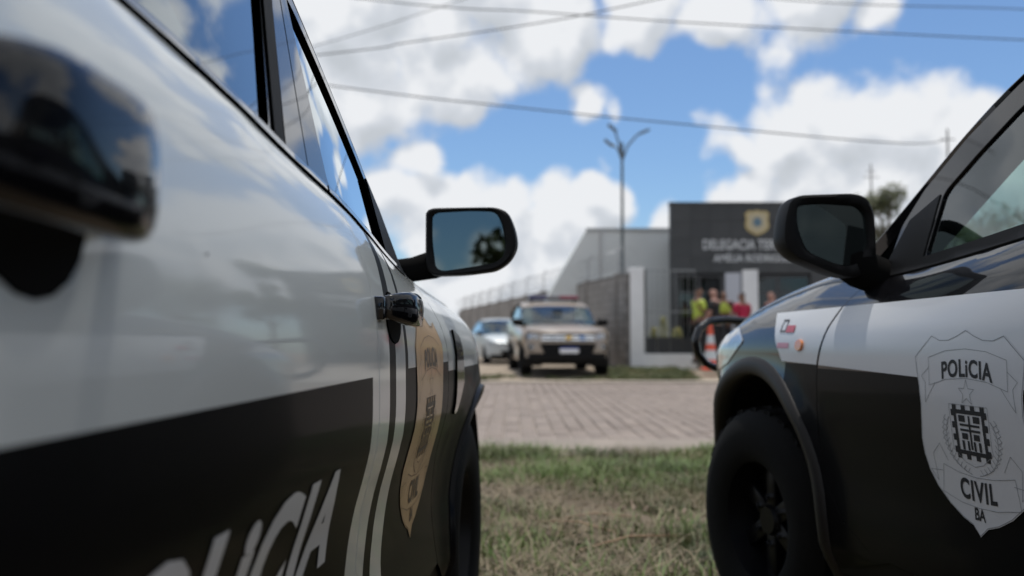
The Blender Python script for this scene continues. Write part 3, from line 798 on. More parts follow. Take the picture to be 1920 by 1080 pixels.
def paver_mesh(name, m):
    w, d, h = .155, .205, .06
    vs = [(x * w / 2, y * d / 2, 0) for y in (-1, 1) for x in (-1, 1)] + [(x * w / 2, y * d / 2, h - .008) for y in (-1, 1) for x in (-1, 1)] + [(x * (w / 2 - .008), y * (d / 2 - .008), h) for y in (-1, 1) for x in (-1, 1)]
    fs = []
    for b in (0, 4):
        for a, c in ((0, 1), (1, 3), (3, 2), (2, 0)): fs.append((a + b, c + b, c + b + 4, a + b + 4))
    fs.append((8, 9, 11, 10))
    me = bpy.data.meshes.new(name); me.from_pydata(vs, [], fs); me.materials.append(m); return me, vs, fs
def obj_random(m, amt=.35, hue=((.25, .205, .175), (.18, .15, .13), (.32, .265, .225))):
    nt = m.node_tree; p = nt.nodes['Principled BSDF']; oi = nt.nodes.new('ShaderNodeObjectInfo'); r = nt.nodes.new('ShaderNodeValToRGB')
    nt.links.new(oi.outputs['Random'], r.inputs[0])
    r.color_ramp.elements[0].color = (*hue[0], 1); r.color_ramp.elements[1].color = (*hue[2], 1); e = r.color_ramp.elements.new(.5); e.color = (*hue[1], 1)
    ln = [l for l in nt.links if l.to_socket == p.inputs['Base Color']]
    if ln:
        mx = nt.nodes.new('ShaderNodeMix'); mx.data_type = 'RGBA'; mx.inputs[0].default_value = .5; src = ln[0].from_socket
        nt.links.new(src, mx.inputs[6]); nt.links.new(r.outputs[0], mx.inputs[7]); nt.links.new(mx.outputs[2], p.inputs['Base Color'])
    else: nt.links.new(r.outputs[0], p.inputs['Base Color'])
pavm = mat('paver_brick', (.195, .16, .14), .85, col2=(.29, .24, .205), scale=5, bump=.5, bscale=90)
pavm1 = mat('paver_brick_single', (.195, .16, .14), .85, col2=(.29, .24, .205), scale=5, bump=.5, bscale=90); obj_random(pavm1)
def pavers():
    me, vs, fs = paver_mesh('paver', pavm1)
    cells = []
    ny = int((Y_R1 - Y_R0) / .222)
    for j in range(ny):
        y = Y_R0 + .115 + j * .222
        for i in range(-60, 90):
            x = i * .172 + (.086 if False else 0) + .004 * math.sin(j * 1.7)
            inview = -.045 * y - .05 < x < .225 * y + .1
            cells.append((0 if inview else 1, y, x))
    cells.sort(); V = []; Fc = []
    for k, (iv, y, x) in enumerate(cells):
        z = -.052 + .005 * rnd.uniform(-1, 1) + .012 * noise.noise(Vector((x * .7, y * .7, 0))); tx, ty = rnd.uniform(-.02, .02), rnd.uniform(-.02, .02)
        if k < 300:
            o = bpy.data.objects.new('paver', me); COL.objects.link(o); o.parent = road; o.location = (x, y, z); o.rotation_euler = (tx, ty, rnd.uniform(-.02, .02))
        else:
            b = len(V); V += [(x + v[0], y + v[1], z + v[2] + v[0] * ty + v[1] * tx) for v in vs]; Fc += [tuple(q + b for q in f) for f in fs]
    tag(pyobj('paver_field', V, Fc, pavm, road), kind='stuff')
pavers()

# ------------------------------------------------------------------ grass and straw
def blades(name, n, area, hts, wid, m, lie=0., label=None, zf=lambda x, y: 0, seed=1, dens=None, cat=None):
    rg = np.random.default_rng(seed); V = []; Fc = []; k = 0
    xs = rg.uniform(area[0], area[1], n); ys = rg.uniform(area[2], area[3], n)
    for x, y in zip(xs, ys):
        d = noise.noise(Vector((x * 1.3, y * 1.3, seed * 3.1))) + .5 * noise.noise(Vector((x * 4, y * 4, seed)))
        if dens is not None and d < dens: continue
        hh = rg.uniform(*hts) * max(.35, 1 + 1.1 * d); a = rg.uniform(0, 6.283); w = rg.uniform(.6, 1.3) * wid
        z0 = zf(x, y)
        if lie:
            el = rg.uniform(-.02, .35) ; L = hh; bend = rg.uniform(-.3, .3)
            dx, dy = math.cos(a), math.sin(a); z0 += rg.uniform(.005, .05)
            p1 = (x + dx * L * .5, y + dy * L * .5, z0 + L * .5 * el + .01); p2 = (x + dx * L - dy * bend * L, y + dy * L + dx * bend * L, max(.0, z0 + L * el * .6))
        else:
            ln = rg.uniform(.15, 1.1) * hh; dx, dy = math.cos(a), math.sin(a)
            p1 = (x + dx * ln * .35, y + dy * ln * .35, z0 + hh * .65); p2 = (x + dx * ln, y + dy * ln, z0 + hh * rg.uniform(.75, 1))
        wx, wy = -math.sin(a) * w, math.cos(a) * w
        b = len(V)
        V += [(x - wx, y - wy, z0), (x + wx, y + wy, z0), (p1[0] + wx * .8, p1[1] + wy * .8, p1[2]), (p1[0] - wx * .8, p1[1] - wy * .8, p1[2]), p2]
        Fc += [(b, b + 1, b + 2, b + 3), (b + 3, b + 2, b + 4)]
    o = pyobj(name, V, Fc, m, smooth=True); tag(o, label, cat, kind='stuff'); return o
def leafm(name, c1, c2, sc=3.):
    m = mat(name, c1, .6, col2=c2, scale=sc)
    p = m.node_tree.nodes['Principled BSDF']; p.inputs['Transmission Weight'].default_value = 0
    return m
g1 = leafm('grass_green', (.045, .075, .020), (.13, .135, .045), 1.6)
g2 = leafm('grass_bright', (.10, .17, .035), (.16, .22, .06), 6)
g3 = leafm('straw', (.25, .195, .11), (.14, .105, .06), 8)
g4 = leafm('dead_leaf', (.20, .13, .08), (.12, .08, .05), 9)
blades('grass', 56000, (-1.6, 3.2, 2.6, 7.84), (.03, .10), .003, g1, label='short green grass of the verge between the two pickups', cat='grass', seed=2, dens=-.18)
blades('edge_grass', 16000, (-1.6, 3.2, 6.0, 7.97), (.05, .13), .0035, g2, label='taller bright green grass along the concrete edge of the road', cat='grass', seed=13, dens=-.25)
blades('bright_grass', 14000, (-1.6, 3.2, 2.6, 7.2), (.05, .13), .0035, g2, label='brighter tufts of grass along the verge edge', cat='grass', seed=3, dens=.0)
blades('dry_grass', 24000, (-1.6, 3.2, 2.6, 7.7), (.06, .26), .0024, g3, lie=1, label='dry cut straw lying over the verge grass', cat='straw', seed=4, dens=-.05)
blades('straw_clumps', 26000, (-1.6, 3.2, 2.6, 6.2), (.08, .30), .003, g3, lie=1, label='thick clumps of cut straw on the nearer verge grass', cat='straw', seed=14, dens=.16)
blades('dead_leaves', 4500, (-1.6, 3.2, 2.6, 7.4), (.03, .07), .008, g4, lie=1, label='brown dead leaves among the verge grass', cat='leaves', seed=5, dens=.05)
blades('side_grass', 16000, (-9, -1.6, 1, 7.75), (.04, .11), .006, g1, label='grass of the verge left of the white pickup', cat='grass', seed=6)
blades('right_grass', 9000, (3.2, 9, 1, 7.75), (.04, .11), .006, g1, label='grass of the verge right of the black pickup', cat='grass', seed=16)
blades('far_grass', 9000, (2.2, 4.3, 20.3, 23.8), (.04, .13), .006, g1, label='green grass at the foot of the block wall beside the tan car', cat='grass', seed=8, zf=ZF, dens=-.3)
blades('roadside_grass', 7000, (-1.5, 3.2, 20.1, 21.2), (.03, .08), .006, g1, label='thin grass along the far kerb in front of the tan car', cat='grass', seed=9, zf=ZF, dens=.12)
for (x, y, a, L, lab) in ((.30, 4.1, .5, .55, 'long pale dry stalk lying on the grass, nearest the camera'), (.52, 4.45, 2.6, .45, 'reddish brown twig lying across the grass'), (.18, 4.75, .1, .5, 'straight straw coloured stalk lying flat on the grass, farthest')):
    t = MB().tube([(x, y, .05), (x + L * .5 * math.cos(a), y + L * .5 * math.sin(a), .085), (x + L * math.cos(a), y + L * math.sin(a), .06)], [.007, .006, .003], 6)
    tag(t.build('dry_stalk', leafm('stalk', (.36, .25, .15), (.25, .14, .08), 14), smooth=True), lab, 'stalk', 'dry stalks on the verge')

# ================================================================== block wall
WD = Vector((-6.14, 32, 0)).normalized(); WN = Vector((-WD.y, WD.x, 0)) * -1     # WN points to the road side (+x)
WN = Vector((WD.y, -WD.x, 0))
def wall():
    root = empty('block_wall', (3.11, 24, 0), 0, 'long grey concrete block wall running back from the white gate pillar', 'wall')
    rot = math.atan2(WD.y, WD.x); root.rotation_euler = (0, 0, rot)
    L, Hh = 34.0, 2.72
    bm_ = mat('block_mortar', (.17, .16, .15), .95, var=.2, scale=3, bump=.4)
    blk = mat('concrete_block', (.24, .225, .21), .95, col2=(.35, .33, .31), scale=1.7, bump=.6, bscale=50)
    blk1 = mat('concrete_block_single', (.24, .225, .21), .95, col2=(.35, .33, .31), scale=1.7, bump=.6, bscale=50); obj_random(blk1, hue=((.22, .21, .20), (.28, .27, .255), (.35, .33, .315)))
    MB().box((0, -.06, -.2), (L, .06, Hh - .02)).build('mortar_core', bm_, root)
    bw, bh = .39, .19
    s = MB().box((-bw / 2 + .004, -.075, -bh / 2 + .004), (bw / 2 - .004, .075, bh / 2 - .004)); me = bpy.data.meshes.new('concrete_block'); me.from_pydata(s.v, [], s.f); me.materials.append(blk1)
    V = MB(); k = 0
    for i in range(int(L / .4)):
        for j in range(13):
            x = .2 + .4 * i + (.2 if j % 2 else 0); z = .1 + .2 * j + .03; dy = rnd.uniform(-.006, .006)
            if k < 299:
                o = bpy.data.objects.new('concrete_block', me); COL.objects.link(o); o.parent = root; o.location = (x, dy, z); k += 1
            else: V.box((x - bw / 2, -.075 + dy, z - bh / 2), (x + bw / 2, .075 + dy, z + bh / 2))
    tag(V.build('far_blocks', blk, root), kind='stuff')
    pm = mat('wall_post', (.24, .225, .21), .95, var=.25, scale=2, bump=.3)
    for i in range(11):
        x = .9 + i * 3.1
        MB().box((x - .1, -.11, -.2), (x + .1, .11, Hh + .02), bev=.01).build('wall_post', pm, root)
        MB().tube([(x, 0, Hh), (x, 0, Hh + .62), (x, -.12, Hh + .8)], .02, 6).build('wire_stake', mat('galvanised', (.35, .36, .37), .5, metal=.7), root)
    w = MB(); n = int(L / .26 * 12); pts = []
    for k in range(n): a = 2 * math.pi * k / 12; pts.append((k * .26 / 12, .30 * math.cos(a), Hh + .38 + .30 * math.sin(a)))
    w.tube(pts, .0035, 3)
    for zz in (.12, .4, .68): w.tube([(0, 0, Hh + zz), (L, 0, Hh + zz)], .004, 4)
    w.build('razor_wire', mat('galvanised', (.35, .36, .37), .5), root)
wall()

# ================================================================== police station
def station():
    dk = mat('dark_facade', (.040, .043, .046), .6, col2=(.062, .066, .070), scale=.9)
    wh = mat('white_wall', (.68, .71, .71), .8, var=.05, scale=.8)
    # white annex
    a = empty('white_annex', (3.2, 29, 0), 0, 'plain white flat topped building with sloping left edge behind the block wall', 'building')
    MB().prism([(-2.3 - .25, 0), (2.2, 0), (2.2, 4.46), (-.8, 4.46), (-2.0, 2.4)], (0, 9)).build('wall', wh, a)
    MB().box((-.82, -.04, 4.40), (2.2, .0, 4.50)).build('parapet', mat('parapet_grey', (.42, .44, .45), .8, var=.05), a)
    MB().box((-.4, -.06, 0), (-.34, 0, 4.4)).build('downpipe', mat('pipe_white', (.5, .5, .5), .6), a)
    # dark block
    s = empty('police_station', (7.43, 27, .0), 0, 'dark grey flat roofed police station with gold shield and white lettering', 'building')
    X0, X1 = -2.68, 2.67
    T = MB(); T.box((X0, 0, 2.9), (X1, .30, 5.0)); T.box((X0 + .3, .30, 2.9), (X1, 9, 4.1)); T.box((X0, 0, .4), (X0 + .18, .3, 2.9)); T.box((1.5, 0, .4), (X1, 9, 2.9)); T.box((X0 + .18, 2.2, .4), (1.5, 9, 2.9))
    T.build('wall', dk, s)
    cp = mat('cladding_panel', (.042, .045, .048), .5, col2=(.06, .063, .067), scale=1.5); obj_random(cp, hue=((.036, .039, .042), (.05, .053, .056), (.062, .065, .068)))
    s_ = MB().box((-.292, -.012, -.254), (.292, 0, .254)); me = bpy.data.meshes.new('cladding_panel'); me.from_pydata(s_.v, [], s_.f); me.materials.append(cp)
    for i in range(9):
        for j in range(4):
            o = bpy.data.objects.new('cladding_panel', me); COL.objects.link(o); o.parent = s; o.location = (X0 + .297 + i * .5943, 0 - rnd.uniform(0, .002), 3.165 + j * .52)
    MB().box((X0 - .02, -.03, 4.97), (X1 + .02, .33, 5.04)).build('coping', mat('coping_dark', (.05, .05, .05), .6), s)
    fr = mat('door_frame', (.05, .05, .055), .4)
    xs = [X0 + .2, X0 + .85, X0 + 1.55, X0 + 2.35, X0 + 3.2, 1.48]
    for i in range(len(xs) - 1):
        f = MB(); x0, x1 = xs[i], xs[i + 1]
        for bx in ((x0, .08, .5, x0 + .05, .14, 2.85), (x1 - .05, .08, .5, x1 - .002, .14, 2.85), (x0 + .05, .08, 2.78, x1 - .05, .14, 2.85), (x0 + .05, .08, .5, x1 - .05, .14, .58), (x0 + .05, .08, 2.3, x1 - .05, .14, 2.36)): f.box(bx[:3], bx[3:])
        fo = f.build('glass_door', fr, s)
        MB().box((x0 + .05, .10, .58), (x1 - .05, .112, 2.78)).build('pane', glass('lobby_glass', (.34, .38, .38), 1.5), fo)
    MB().box((X0 + .5, 1.7, .5), (1.2, 2.1, 1.5)).build('counter', mat('counter_grey', (.16, .165, .165), .6), s)
    # shield on the facade
    pts = shield_outline(.36 / .19, .78 / .44)
    ez = 4.80; ex = -.10
    sh = MB().prism([(x + ex, z + ez) for x, z in pts], (-.05, -.002)).build('shield_emblem', mat('gold_paint', (.50, .40, .19), .5, var=.1), s)
    MB().prism([(x * .80 + ex, (z + .39) * .82 + ez - .39) for x, z in pts], (-.058, -.05)).build('shield_inner', mat('pale_gold', (.50, .44, .30), .5), sh)
    MB().prism([(ex + .13 * math.cos(t), ez - .37 + .14 * math.sin(t)) for t in [2 * math.pi * k / 20 for k in range(20)]], (-.066, -.058)).build('shield_centre', mat('blue_centre', (.12, .20, .26), .5), sh)
    for tx, sz, cx, z0, hgt in (('DELEGACIA TERRITORIAL', .29, -.02, 3.62, .29), ('AM\u00c9LIA RODRIGUES - BA', .22, .06, 3.25, .21)):
        p, f = text2d(tx, 1, bold=.012)
        xs_ = [q[0] for q in p]; w = max(xs_) - min(xs_); wid = 3.42 if 'DELEG' in tx else 2.95
        k = wid / w; kz = hgt / .70
        n = len(p); vs = [(q[0] * k + cx, -.03, q[1] * kz + z0) for q in p] + [(q[0] * k + cx, -.002, q[1] * kz + z0) for q in p]
        ed = {}
        for ff in f:
            for i in range(len(ff)):
                e = (ff[i], ff[(i + 1) % len(ff)]); ed[e] = 1
        rim = [(a_, b_, b_ + n, a_ + n) for (a_, b_) in ed if (b_, a_) not in ed]
        pyobj('lettering', vs, list(f) + rim, mat('letter_white', (.62, .64, .66), .5), s)
    # raised entrance floor and ramp
    fl = MB().box((3.3, 24.25, -.2), (12, 29.3, .50)).build('entrance_floor', concm); tag(fl, kind='structure')
    rp = MB().prism([(20.6, .1), (24.25, .44), (24.25, -.2), (20.6, -.2)], (4.95, 12), axis='x').build('entrance_ramp', concm); tag(rp, kind='structure')

def shield_outline(sx=1., sz=1.):
    h = [(0, 0), (.03, .012), (.06, .021), (.095, .022), (.128, .012), (.155, .033), (.19, .060), (.186, .09), (.178, .13), (.176, .17), (.182, .21), (.189, .25), (.187, .285), (.172, .322), (.145, .355), (.105, .385), (.06, .408), (.025, .419), (0, .44)]
    r = [(x * sx, -z * sz) for x, z in h]; l = [(-x * sx, -z * sz) for x, z in h[1:-1]][::-1]
    return r + l
station()

def gate():
    wp = mat('white_render', (.82, .83, .84), .75, var=.05, scale=2)
    tag(MB().box((3.12, 24, -.1), (3.50, 24.38, 2.84), bev=.015).build('gate_pillar', wp), 'tall white square pillar ending the block wall', 'pillar')
    tag(MB().box((3.50, 24.04, -.1), (4.90, 24.24, .56), bev=.012).build('low_wall', wp), 'low white wall under the dark fence, right of the tall pillar', 'wall')
    f = empty('metal_fence', (4.2, 24.12, .56), 0, 'dark metal fence with thin bars on the low white wall', 'fence')
    fm = mat('fence_dark', (.03, .033, .036), .5)
    for k in range(4): MB().box((-.69 + k * .345, -.015, 0), (-.69 + k * .345 + .335, .015, .44)).build('sheet_panel', fm, f)
    for k in range(9): MB().tube([(-.66 + k * .165, 0, .44), (-.66 + k * .165, 0, 2.2)], .007, 6).build('bar', mat('fence_light', (.3, .32, .33), .5), f)
    MB().box((-.69, -.02, 0), (-.62, .02, 2.24)).build('post', mat('post_grey', (.10, .11, .11), .5), f)
    for z in (1.1, 2.2): MB().box((-.62, -.01, z), (.69, .01, z + .03)).build('rail', mat('fence_light', (.3, .32, .33), .5), f)
    # open white gate leaf, two sheets
    g = empty('gate_leaf', (6.5, 25.6, .5), R(-18), 'tall white two panel gate leaf standing open before the glass doors', 'gate')
    MB().box((-.46, 0, .02), (-.05, .06, 2.32)).build('leaf_panel', mat('leaf_lilac', (.52, .54, .60), .6), g)
    MB().box((.02, 0, .02), (.44, .06, 2.40)).build('leaf_panel', wp, g)
    MB().box((-.05, .01, .02), (.02, .05, 2.34)).build('stile', mat('stile_grey', (.2, .21, .24), .5), g)
    # shrubs
    for (x, h, s_, lab) in ((3.85, .75, .16, 'small yellow green shrub behind the fence beside the white pillar'), (4.12, 1.05, .18, 'tallest upright yellowish shrub behind the dark fence'), (4.5, .75, .22, 'spreading low green shrub at the right end of the fence')):
        e = empty('shrub', (x, 24.7, .5), 0, lab, 'shrub', 'shrubs behind the metal fence')
        MB().tube([(0, 0, 0), (.01, 0, h * .8)], .012, 5).build('stem', mat('bark', (.10, .07, .05), .9, var=.2), e)
        V = []; Fc = []
        for k in range(380):
            t = rnd.random() ** .7; z = h * (.25 + .75 * t); r_ = s_ * (1.1 - .8 * t) * rnd.random() ** .5; a = rnd.uniform(0, 6.28)
            c = Vector((r_ * math.cos(a), r_ * math.sin(a), z)); u = Vector((rnd.gauss(0, 1), rnd.gauss(0, 1), rnd.gauss(0, .6))).normalized(); w_ = u.orthogonal().normalized() * .016; u *= .055
            b = len(V); V += [c, c + u * .5 + w_, c + u, c + u * .5 - w_]; Fc.append((b, b + 1, b + 2, b + 3))
        pyobj('foliage', V, Fc, leafm('shrub_leaf', (.16, .19, .04), (.34, .30, .07), 5), e)
gate()

# ================================================================== lamp post, poles, cables
def street_lamp():
    e = empty('street_lamp', (3.30, 27, .1), 0, 'tall grey street lamp with three arms behind the block wall', 'street lamp')
    m = mat('lamp_steel', (.10, .12, .13), .5, metal=.3)
    MB().tube([(0, 0, 0), (0, 0, 3), (0.01, 0, 6.75)], [.065, .052, .038], 10).build('pole', m, e, smooth=True)
    for dx, dz, dy in ((-.30, .42, -.1), (-.37, .05, .3), (.70, .33, 0)):
        o = MB().tube([(0.01, 0, 6.2), (dx * .25, dy * .3, 6.52 + dz * .35), (dx * .6, dy * .7, 6.68 + dz * .75), (dx * .8, dy, 6.73 + dz * .93)], [.035, .03, .028, .025], 8).build('arm', m, e, smooth=True)
        sgn = 1 if dx > 0 else -1
        M = Matrix.Translation((dx * .97, dy, 6.74 + dz)) @ Matrix.Rotation(sgn * R(-22 if dx > 0 else -40), 4, 'Y')
        h = MB().box((-.17, -.08, -.03), (.17, .08, .035), M, bev=.02).build('lamp_head', m, o, smooth=True)
street_lamp()
def pole(name, x, y, h, lab, cat, arms=()):
    e = empty(name, (x, y, 0), 0, lab, cat)
    MB().tube([(0, 0, 0), (0, 0, h)], [.08, .03], 10).build('shaft', mat('pole_grey', (.2, .2, .2), .8, var=.1), e, smooth=True)
    for w, z in arms: MB().tube([(-w, 0, z), (w, 0, z)], .02, 6).build('crossarm', mat('pole_grey', (.2, .2, .2), .8), e)
    return e
pole('utility_pole', 14.56, 30, 7.95, 'thin utility pole carrying the lowest cable above the right pickup', 'pole', [(.25, 7.6)])
pole('antenna_mast', 15.97, 40, 8.7, 'thin antenna mast with short crossbars rising over the small tree', 'mast', [(.35, 8.1), (.2, 8.35)])
cabm = mat('cable_black', (.03, .03, .035), .7)
def cable(pts, r, lab):
    P_ = [Vector(p) for p in pts]; out = []
    n = 40
    for i in range(n + 1):
        t = i / n * (len(P_) - 1); k = min(int(t), len(P_) - 2); f = t - k
        p0 = P_[max(k - 1, 0)]; p1 = P_[k]; p2 = P_[k + 1]; p3 = P_[min(k + 2, len(P_) - 1)]
        out.append(.5 * ((2 * p1) + (-p0 + p2) * f + (2 * p0 - 5 * p1 + 4 * p2 - p3) * f * f + (-p0 + 3 * p1 - 3 * p2 + p3) * f ** 3))
    tag(MB().tube(out, r, 6).build('overhead_cable', cabm, smooth=True), lab, 'cable', 'overhead cables')
cable([(-12, 18, 7.2), (-3.33, 18, 6.01), (0, 18, 5.62), (3.64, 18, 5.25), (8.9, 20.5, 5.42), (14.56, 30, 7.6)], .013, 'lowest cable, running right to the thin pole over the pickup')
cable([(-14, 18, 5.6), (-3.66, 18, 6.71), (-2.15, 18, 6.93), (.43, 18, 7.32), (2.59, 18, 7.75), (9, 18, 9.2)], .012, 'cable rising to the right across the upper left clouds')
cable([(-14, 18, 9.2), (-2.81, 18, 7.81), (.43, 18, 7.57), (3.99, 18, 7.32), (10.33, 18, 6.99), (18, 18, 6.7)], .012, 'long upper cable crossing the whole sky and sinking to the right')
cable([(-6, 18, 9.1), (4.75, 18, 7.88), (10.35, 18, 7.62), (18, 18, 7.3)], .010, 'topmost cable at the upper right')
cable([(-14, 26, 7.2), (-5.3, 26, 9.6), (-1.0, 26, 11.0), (8, 26, 14)], .010, 'faintest thin cable rising steeply over the left clouds')

# ================================================================== trees
def tree(x, y, h, cr, lab, n=2600, seed=1, group=None, leaf=.16):
    rg = random.Random(seed); e = empty('tree', (x, y, 0), 0, lab, 'tree', group)
    bark = mat('bark', (.10, .07, .05), .9, var=.2)
    t = MB().tube([(0, 0, 0), (.1, 0, h * .3), (0, .1, h * .55), (.1, 0, h * .8)], [h * .03, h * .024, h * .017, h * .006], 8); tips = []
    for k in range(11):
        a = rg.uniform(0, 6.28); z0 = h * rg.uniform(.35, .7); r_ = cr * rg.uniform(.5, .95); tp = Vector((r_ * math.cos(a), r_ * math.sin(a), z0 + h * rg.uniform(.08, .28)))
        t.tube([(0.05, .05, z0), (tp.x * .5, tp.y * .5, (z0 + tp.z) / 2 + .1), tp], [h * .011, h * .007, h * .003], 5); tips.append(tp)
    t.build('trunk', bark, e, smooth=True)
    tips.append(Vector((0, 0, h * .88))); V = []; Fc = []
    for k in range(n):
        c0 = tips[rg.randrange(len(tips))]; d = Vector((rg.gauss(0, 1), rg.gauss(0, 1), rg.gauss(0, .7))); c = c0 + d.normalized() * (cr * .42 * rg.random() ** .4)
        u = Vector((rg.gauss(0, 1), rg.gauss(0, 1), rg.gauss(0, 1))).normalized(); w = u.orthogonal().normalized() * leaf * .5
        b = len(V); V += [c - u * leaf * .5, c + w * .6, c + u * leaf * .6, c - w * .6]; Fc.append((b, b + 1, b + 2, b + 3))
    pyobj('crown', V, Fc, leafm('tree_leaf', (.05, .065, .02), (.11, .12, .045), .8), e)
tree(16.6, 40, 7.7, 1.5, 'small round crowned tree between the right mirror and windscreen pillar', 4200, 3, leaf=.2)
tree(20.5, 38, 6.6, 2.4, 'broad dark tree seen through the side window of the right pickup', 4500, 11, leaf=.22)
for i, (x, y, h) in enumerate(((-6, -16, 6), (3, -22, 7), (9, -18, 5.5), (-14, -20, 8), (16, -14, 7))):  # unseen trees, added to give the side mirrors something dark to reflect
    tree(x, y, h, h * .4, ('low added tree behind the camera to the left', 'tall added tree straight behind the camera', 'smallest added tree behind the camera to the right', 'tallest added tree far left behind the camera', 'wide added tree far right behind the camera')[i], 3600, 20 + i, group='unseen trees added for the mirror reflections', leaf=.36)

# ================================================================== left pickup (white, black decals)
pL = dict(base); ph = R(4.5)
fL = Vector((math.sin(ph), math.cos(ph), 0)); rL = Vector((math.cos(ph), -math.sin(ph), 0))
posL = fL * 2.9 - rL * (.334 + .94)
rootL = empty('pickup_truck', posL, -ph, 'white and black police pickup close on the left, POLICIA letters on its rear door', 'pickup truck', 'police pickups parked side by side on the verge')
beltL = [(-4.4, 1.36), (-2.9, 1.335), (-2.145, 1.292), (-1.9, 1.27), (-1.71, 1.247), (-1.5, 1.226), (-1.225, 1.196), (-1.0, 1.172), (-.7, 1.148), (-.4, 1.125), (0, 1.09), (.3, 1.05), (.55, .98), (.75, .90), (.9, .84)]
mgL = [(-1.385, .43), (-1.39, .5), (-1.398, .6), (-1.41, .69), (-1.422, .77), (-1.425, .86), (-1.428, 1.0), (-1.445, 1.08), (-1.474, 1.147), (-1.50, 1.19), (-1.512, 1.23)]
stripeL = .936
pL.update(W=.94, near=1, y0=-.12, n=2.3, rim_mat=rimm, belt=beltL, roof=[(-3.0, 1.34), (-2.88, 1.45), (-2.72, 1.62), (-2.4, 1.685), (-2.0, 1.69), (-1.6, 1.655), (-1.391, 1.60), (-1.28, 1.535), (-1.122, 1.450), (-1.018, 1.395), (-.862, 1.29), (-.784, 1.225), (-.66, 1.14)],
          ywt=-1.47, ywb=-2.70, front_gap=[(-.60, .43), (-.63, .5), (-.655, .7), (-.66, .9), (-.67, 1.05), (-.72, 1.12), (-.74, 1.151)], mid_gap=mgL,
          rear_gap=[(-2.60, .80), (-2.61, .9), (-2.62, 1.0), (-2.63, 1.2), (-2.64, 1.32)],
          mats=[white, vinyl],
          matfn=dict(rear_door=lambda y, z: 1 if (z < stripeL and y < -1.472) else 0,
                     front_door=lambda y, z: 1 if (-1.345 < y < -1.292 or -1.205 < y < -1.178 or (z < stripeL + .004 and y > -1.178)) else 0,
                     front_fender=lambda y, z: 1 if z < stripeL - .02 else 0, rear=lambda y, z: 1 if z < stripeL else 0),
          cuts=dict(rear_door=((-1.472,), (stripeL,)), front_door=((-1.345, -1.292, -1.205, -1.178), (stripeL + .004,)), front_fender=((), (stripeL - .02,)), rear=((), (stripeL,))),
          belt_front=-.80, win=.155, Ra=.45, flw=.014, flare_mat=vinyl, ycab=-2.84, yseat2=-2.2, hood_mat=white, belt_mat=mat('belt_dark', (.02, .03, .05), .15, coat=1), belt_h=.011, belt_z=0)
bt = lambda y: lerp_tab(beltL, y)
pL['glass'] = [
    ('front_window', [(-1.495, bt(-1.495) + .002), (-.84, bt(-.84) + .002), (-.862, 1.283), (-1.018, 1.388), (-1.122, 1.443), (-1.28, 1.528), (-1.391, 1.592), (-1.444, 1.612)],
     [(-1.484, bt(-1.49) + .018), (-.965, bt(-.965) + .02), (-.985, 1.335), (-1.04, 1.368), (-1.14, 1.422), (-1.295, 1.505), (-1.40, 1.562), (-1.436, 1.575)], glass_d),
    ('rear_window_pane', [(-2.62, bt(-2.62) + .002), (-1.716, bt(-1.716) + .002), (-1.50, 1.628), (-1.60, 1.645), (-2.0, 1.678), (-2.4, 1.672), (-2.60, 1.58)],
     [(-2.57, bt(-2.57) + .02), (-1.76, bt(-1.76) + .018), (-1.573, 1.585), (-1.7, 1.615), (-2.0, 1.64), (-2.36, 1.635), (-2.53, 1.55)], glass_d)]
pL['trims'] = [('door_seal', [(-1.753, bt(-1.753) + .005), (-1.714, bt(-1.714) + .005), (-1.515, 1.60), (-1.56, 1.60)], rubber),
               ('pillar_applique', [(-1.710, bt(-1.71) + .004), (-1.612, bt(-1.612) + .004), (-1.478, 1.618), (-1.506, 1.622)], gloss),
               ('pillar_applique', [(-1.607, bt(-1.607) + .004), (-1.504, bt(-1.504) + .004), (-1.449, 1.612), (-1.473, 1.616)], gloss),
               ('mirror_sail', [(-.96, bt(-.96) + .005), (-.70, bt(-.70) + .0), (-.78, 1.222), (-.862, 1.288), (-.975, 1.345)], plastic)]
BL, dL = vehicle(pL, rootL)
for sg in (1, -1):
    handle(dL[('front', sg)], sg, BL, -1.392, -1.212, 1.048, out=.052, hh=.030)
    handle(dL[('rear', sg)], sg, BL, -2.50, -2.256, 1.112, out=.060, hh=.050)
outL = [(-.093, 1.343), (-.074, 1.351), (.1, 1.351), (.132, 1.339), (.152, 1.289), (.158, 1.243), (.136, 1.203), (.10, 1.179), (.014, 1.168), (-.073, 1.166), (-.088, 1.183), (-.093, 1.219)]
glL = [(-.071, 1.325), (-.062, 1.335), (.028, 1.343), (.097, 1.342), (.115, 1.304), (.123, 1.254), (.118, 1.218), (.093, 1.201), (-.044, 1.181), (-.062, 1.19), (-.071, 1.263)]
for sg in (1, -1):
    mirror(rootL, sg, .94, -.48, outL, glL, [(-.20, .02, 1.175, .034), (-.13, .03, 1.185, .034), (-.08, .06, 1.20, .040), (-.04, .07, 1.215, .04)], tilt=(.09, .01))
    # fender vent
    panel('fender_vent', [round_poly([(-.54, .80), (-.50, .80), (-.40, .88), (-.42, 1.0), (-.50, 1.02), (-.54, .98)], .012)], BL.side(sg), [gloss], rootL, (.03, .03), depth=.006, flip=sg < 0, off=.006)

# ---- decals
def decal(name, fn, sg, m, parent, lp=None, tris=None, u0=0, v0=0, d=1, off=.0012, step=(.02, .02), arch=0):
    "u measured along reading direction d(+1 = +y)"
    f = lambda u, v: fn(u0 + d * u, v0 + v - arch * u * u)
    return panel(name, [lp] if lp else None, f, [m], parent, step, depth=0, flip=((sg < 0) != (d < 0)), off=off, tris=tris)

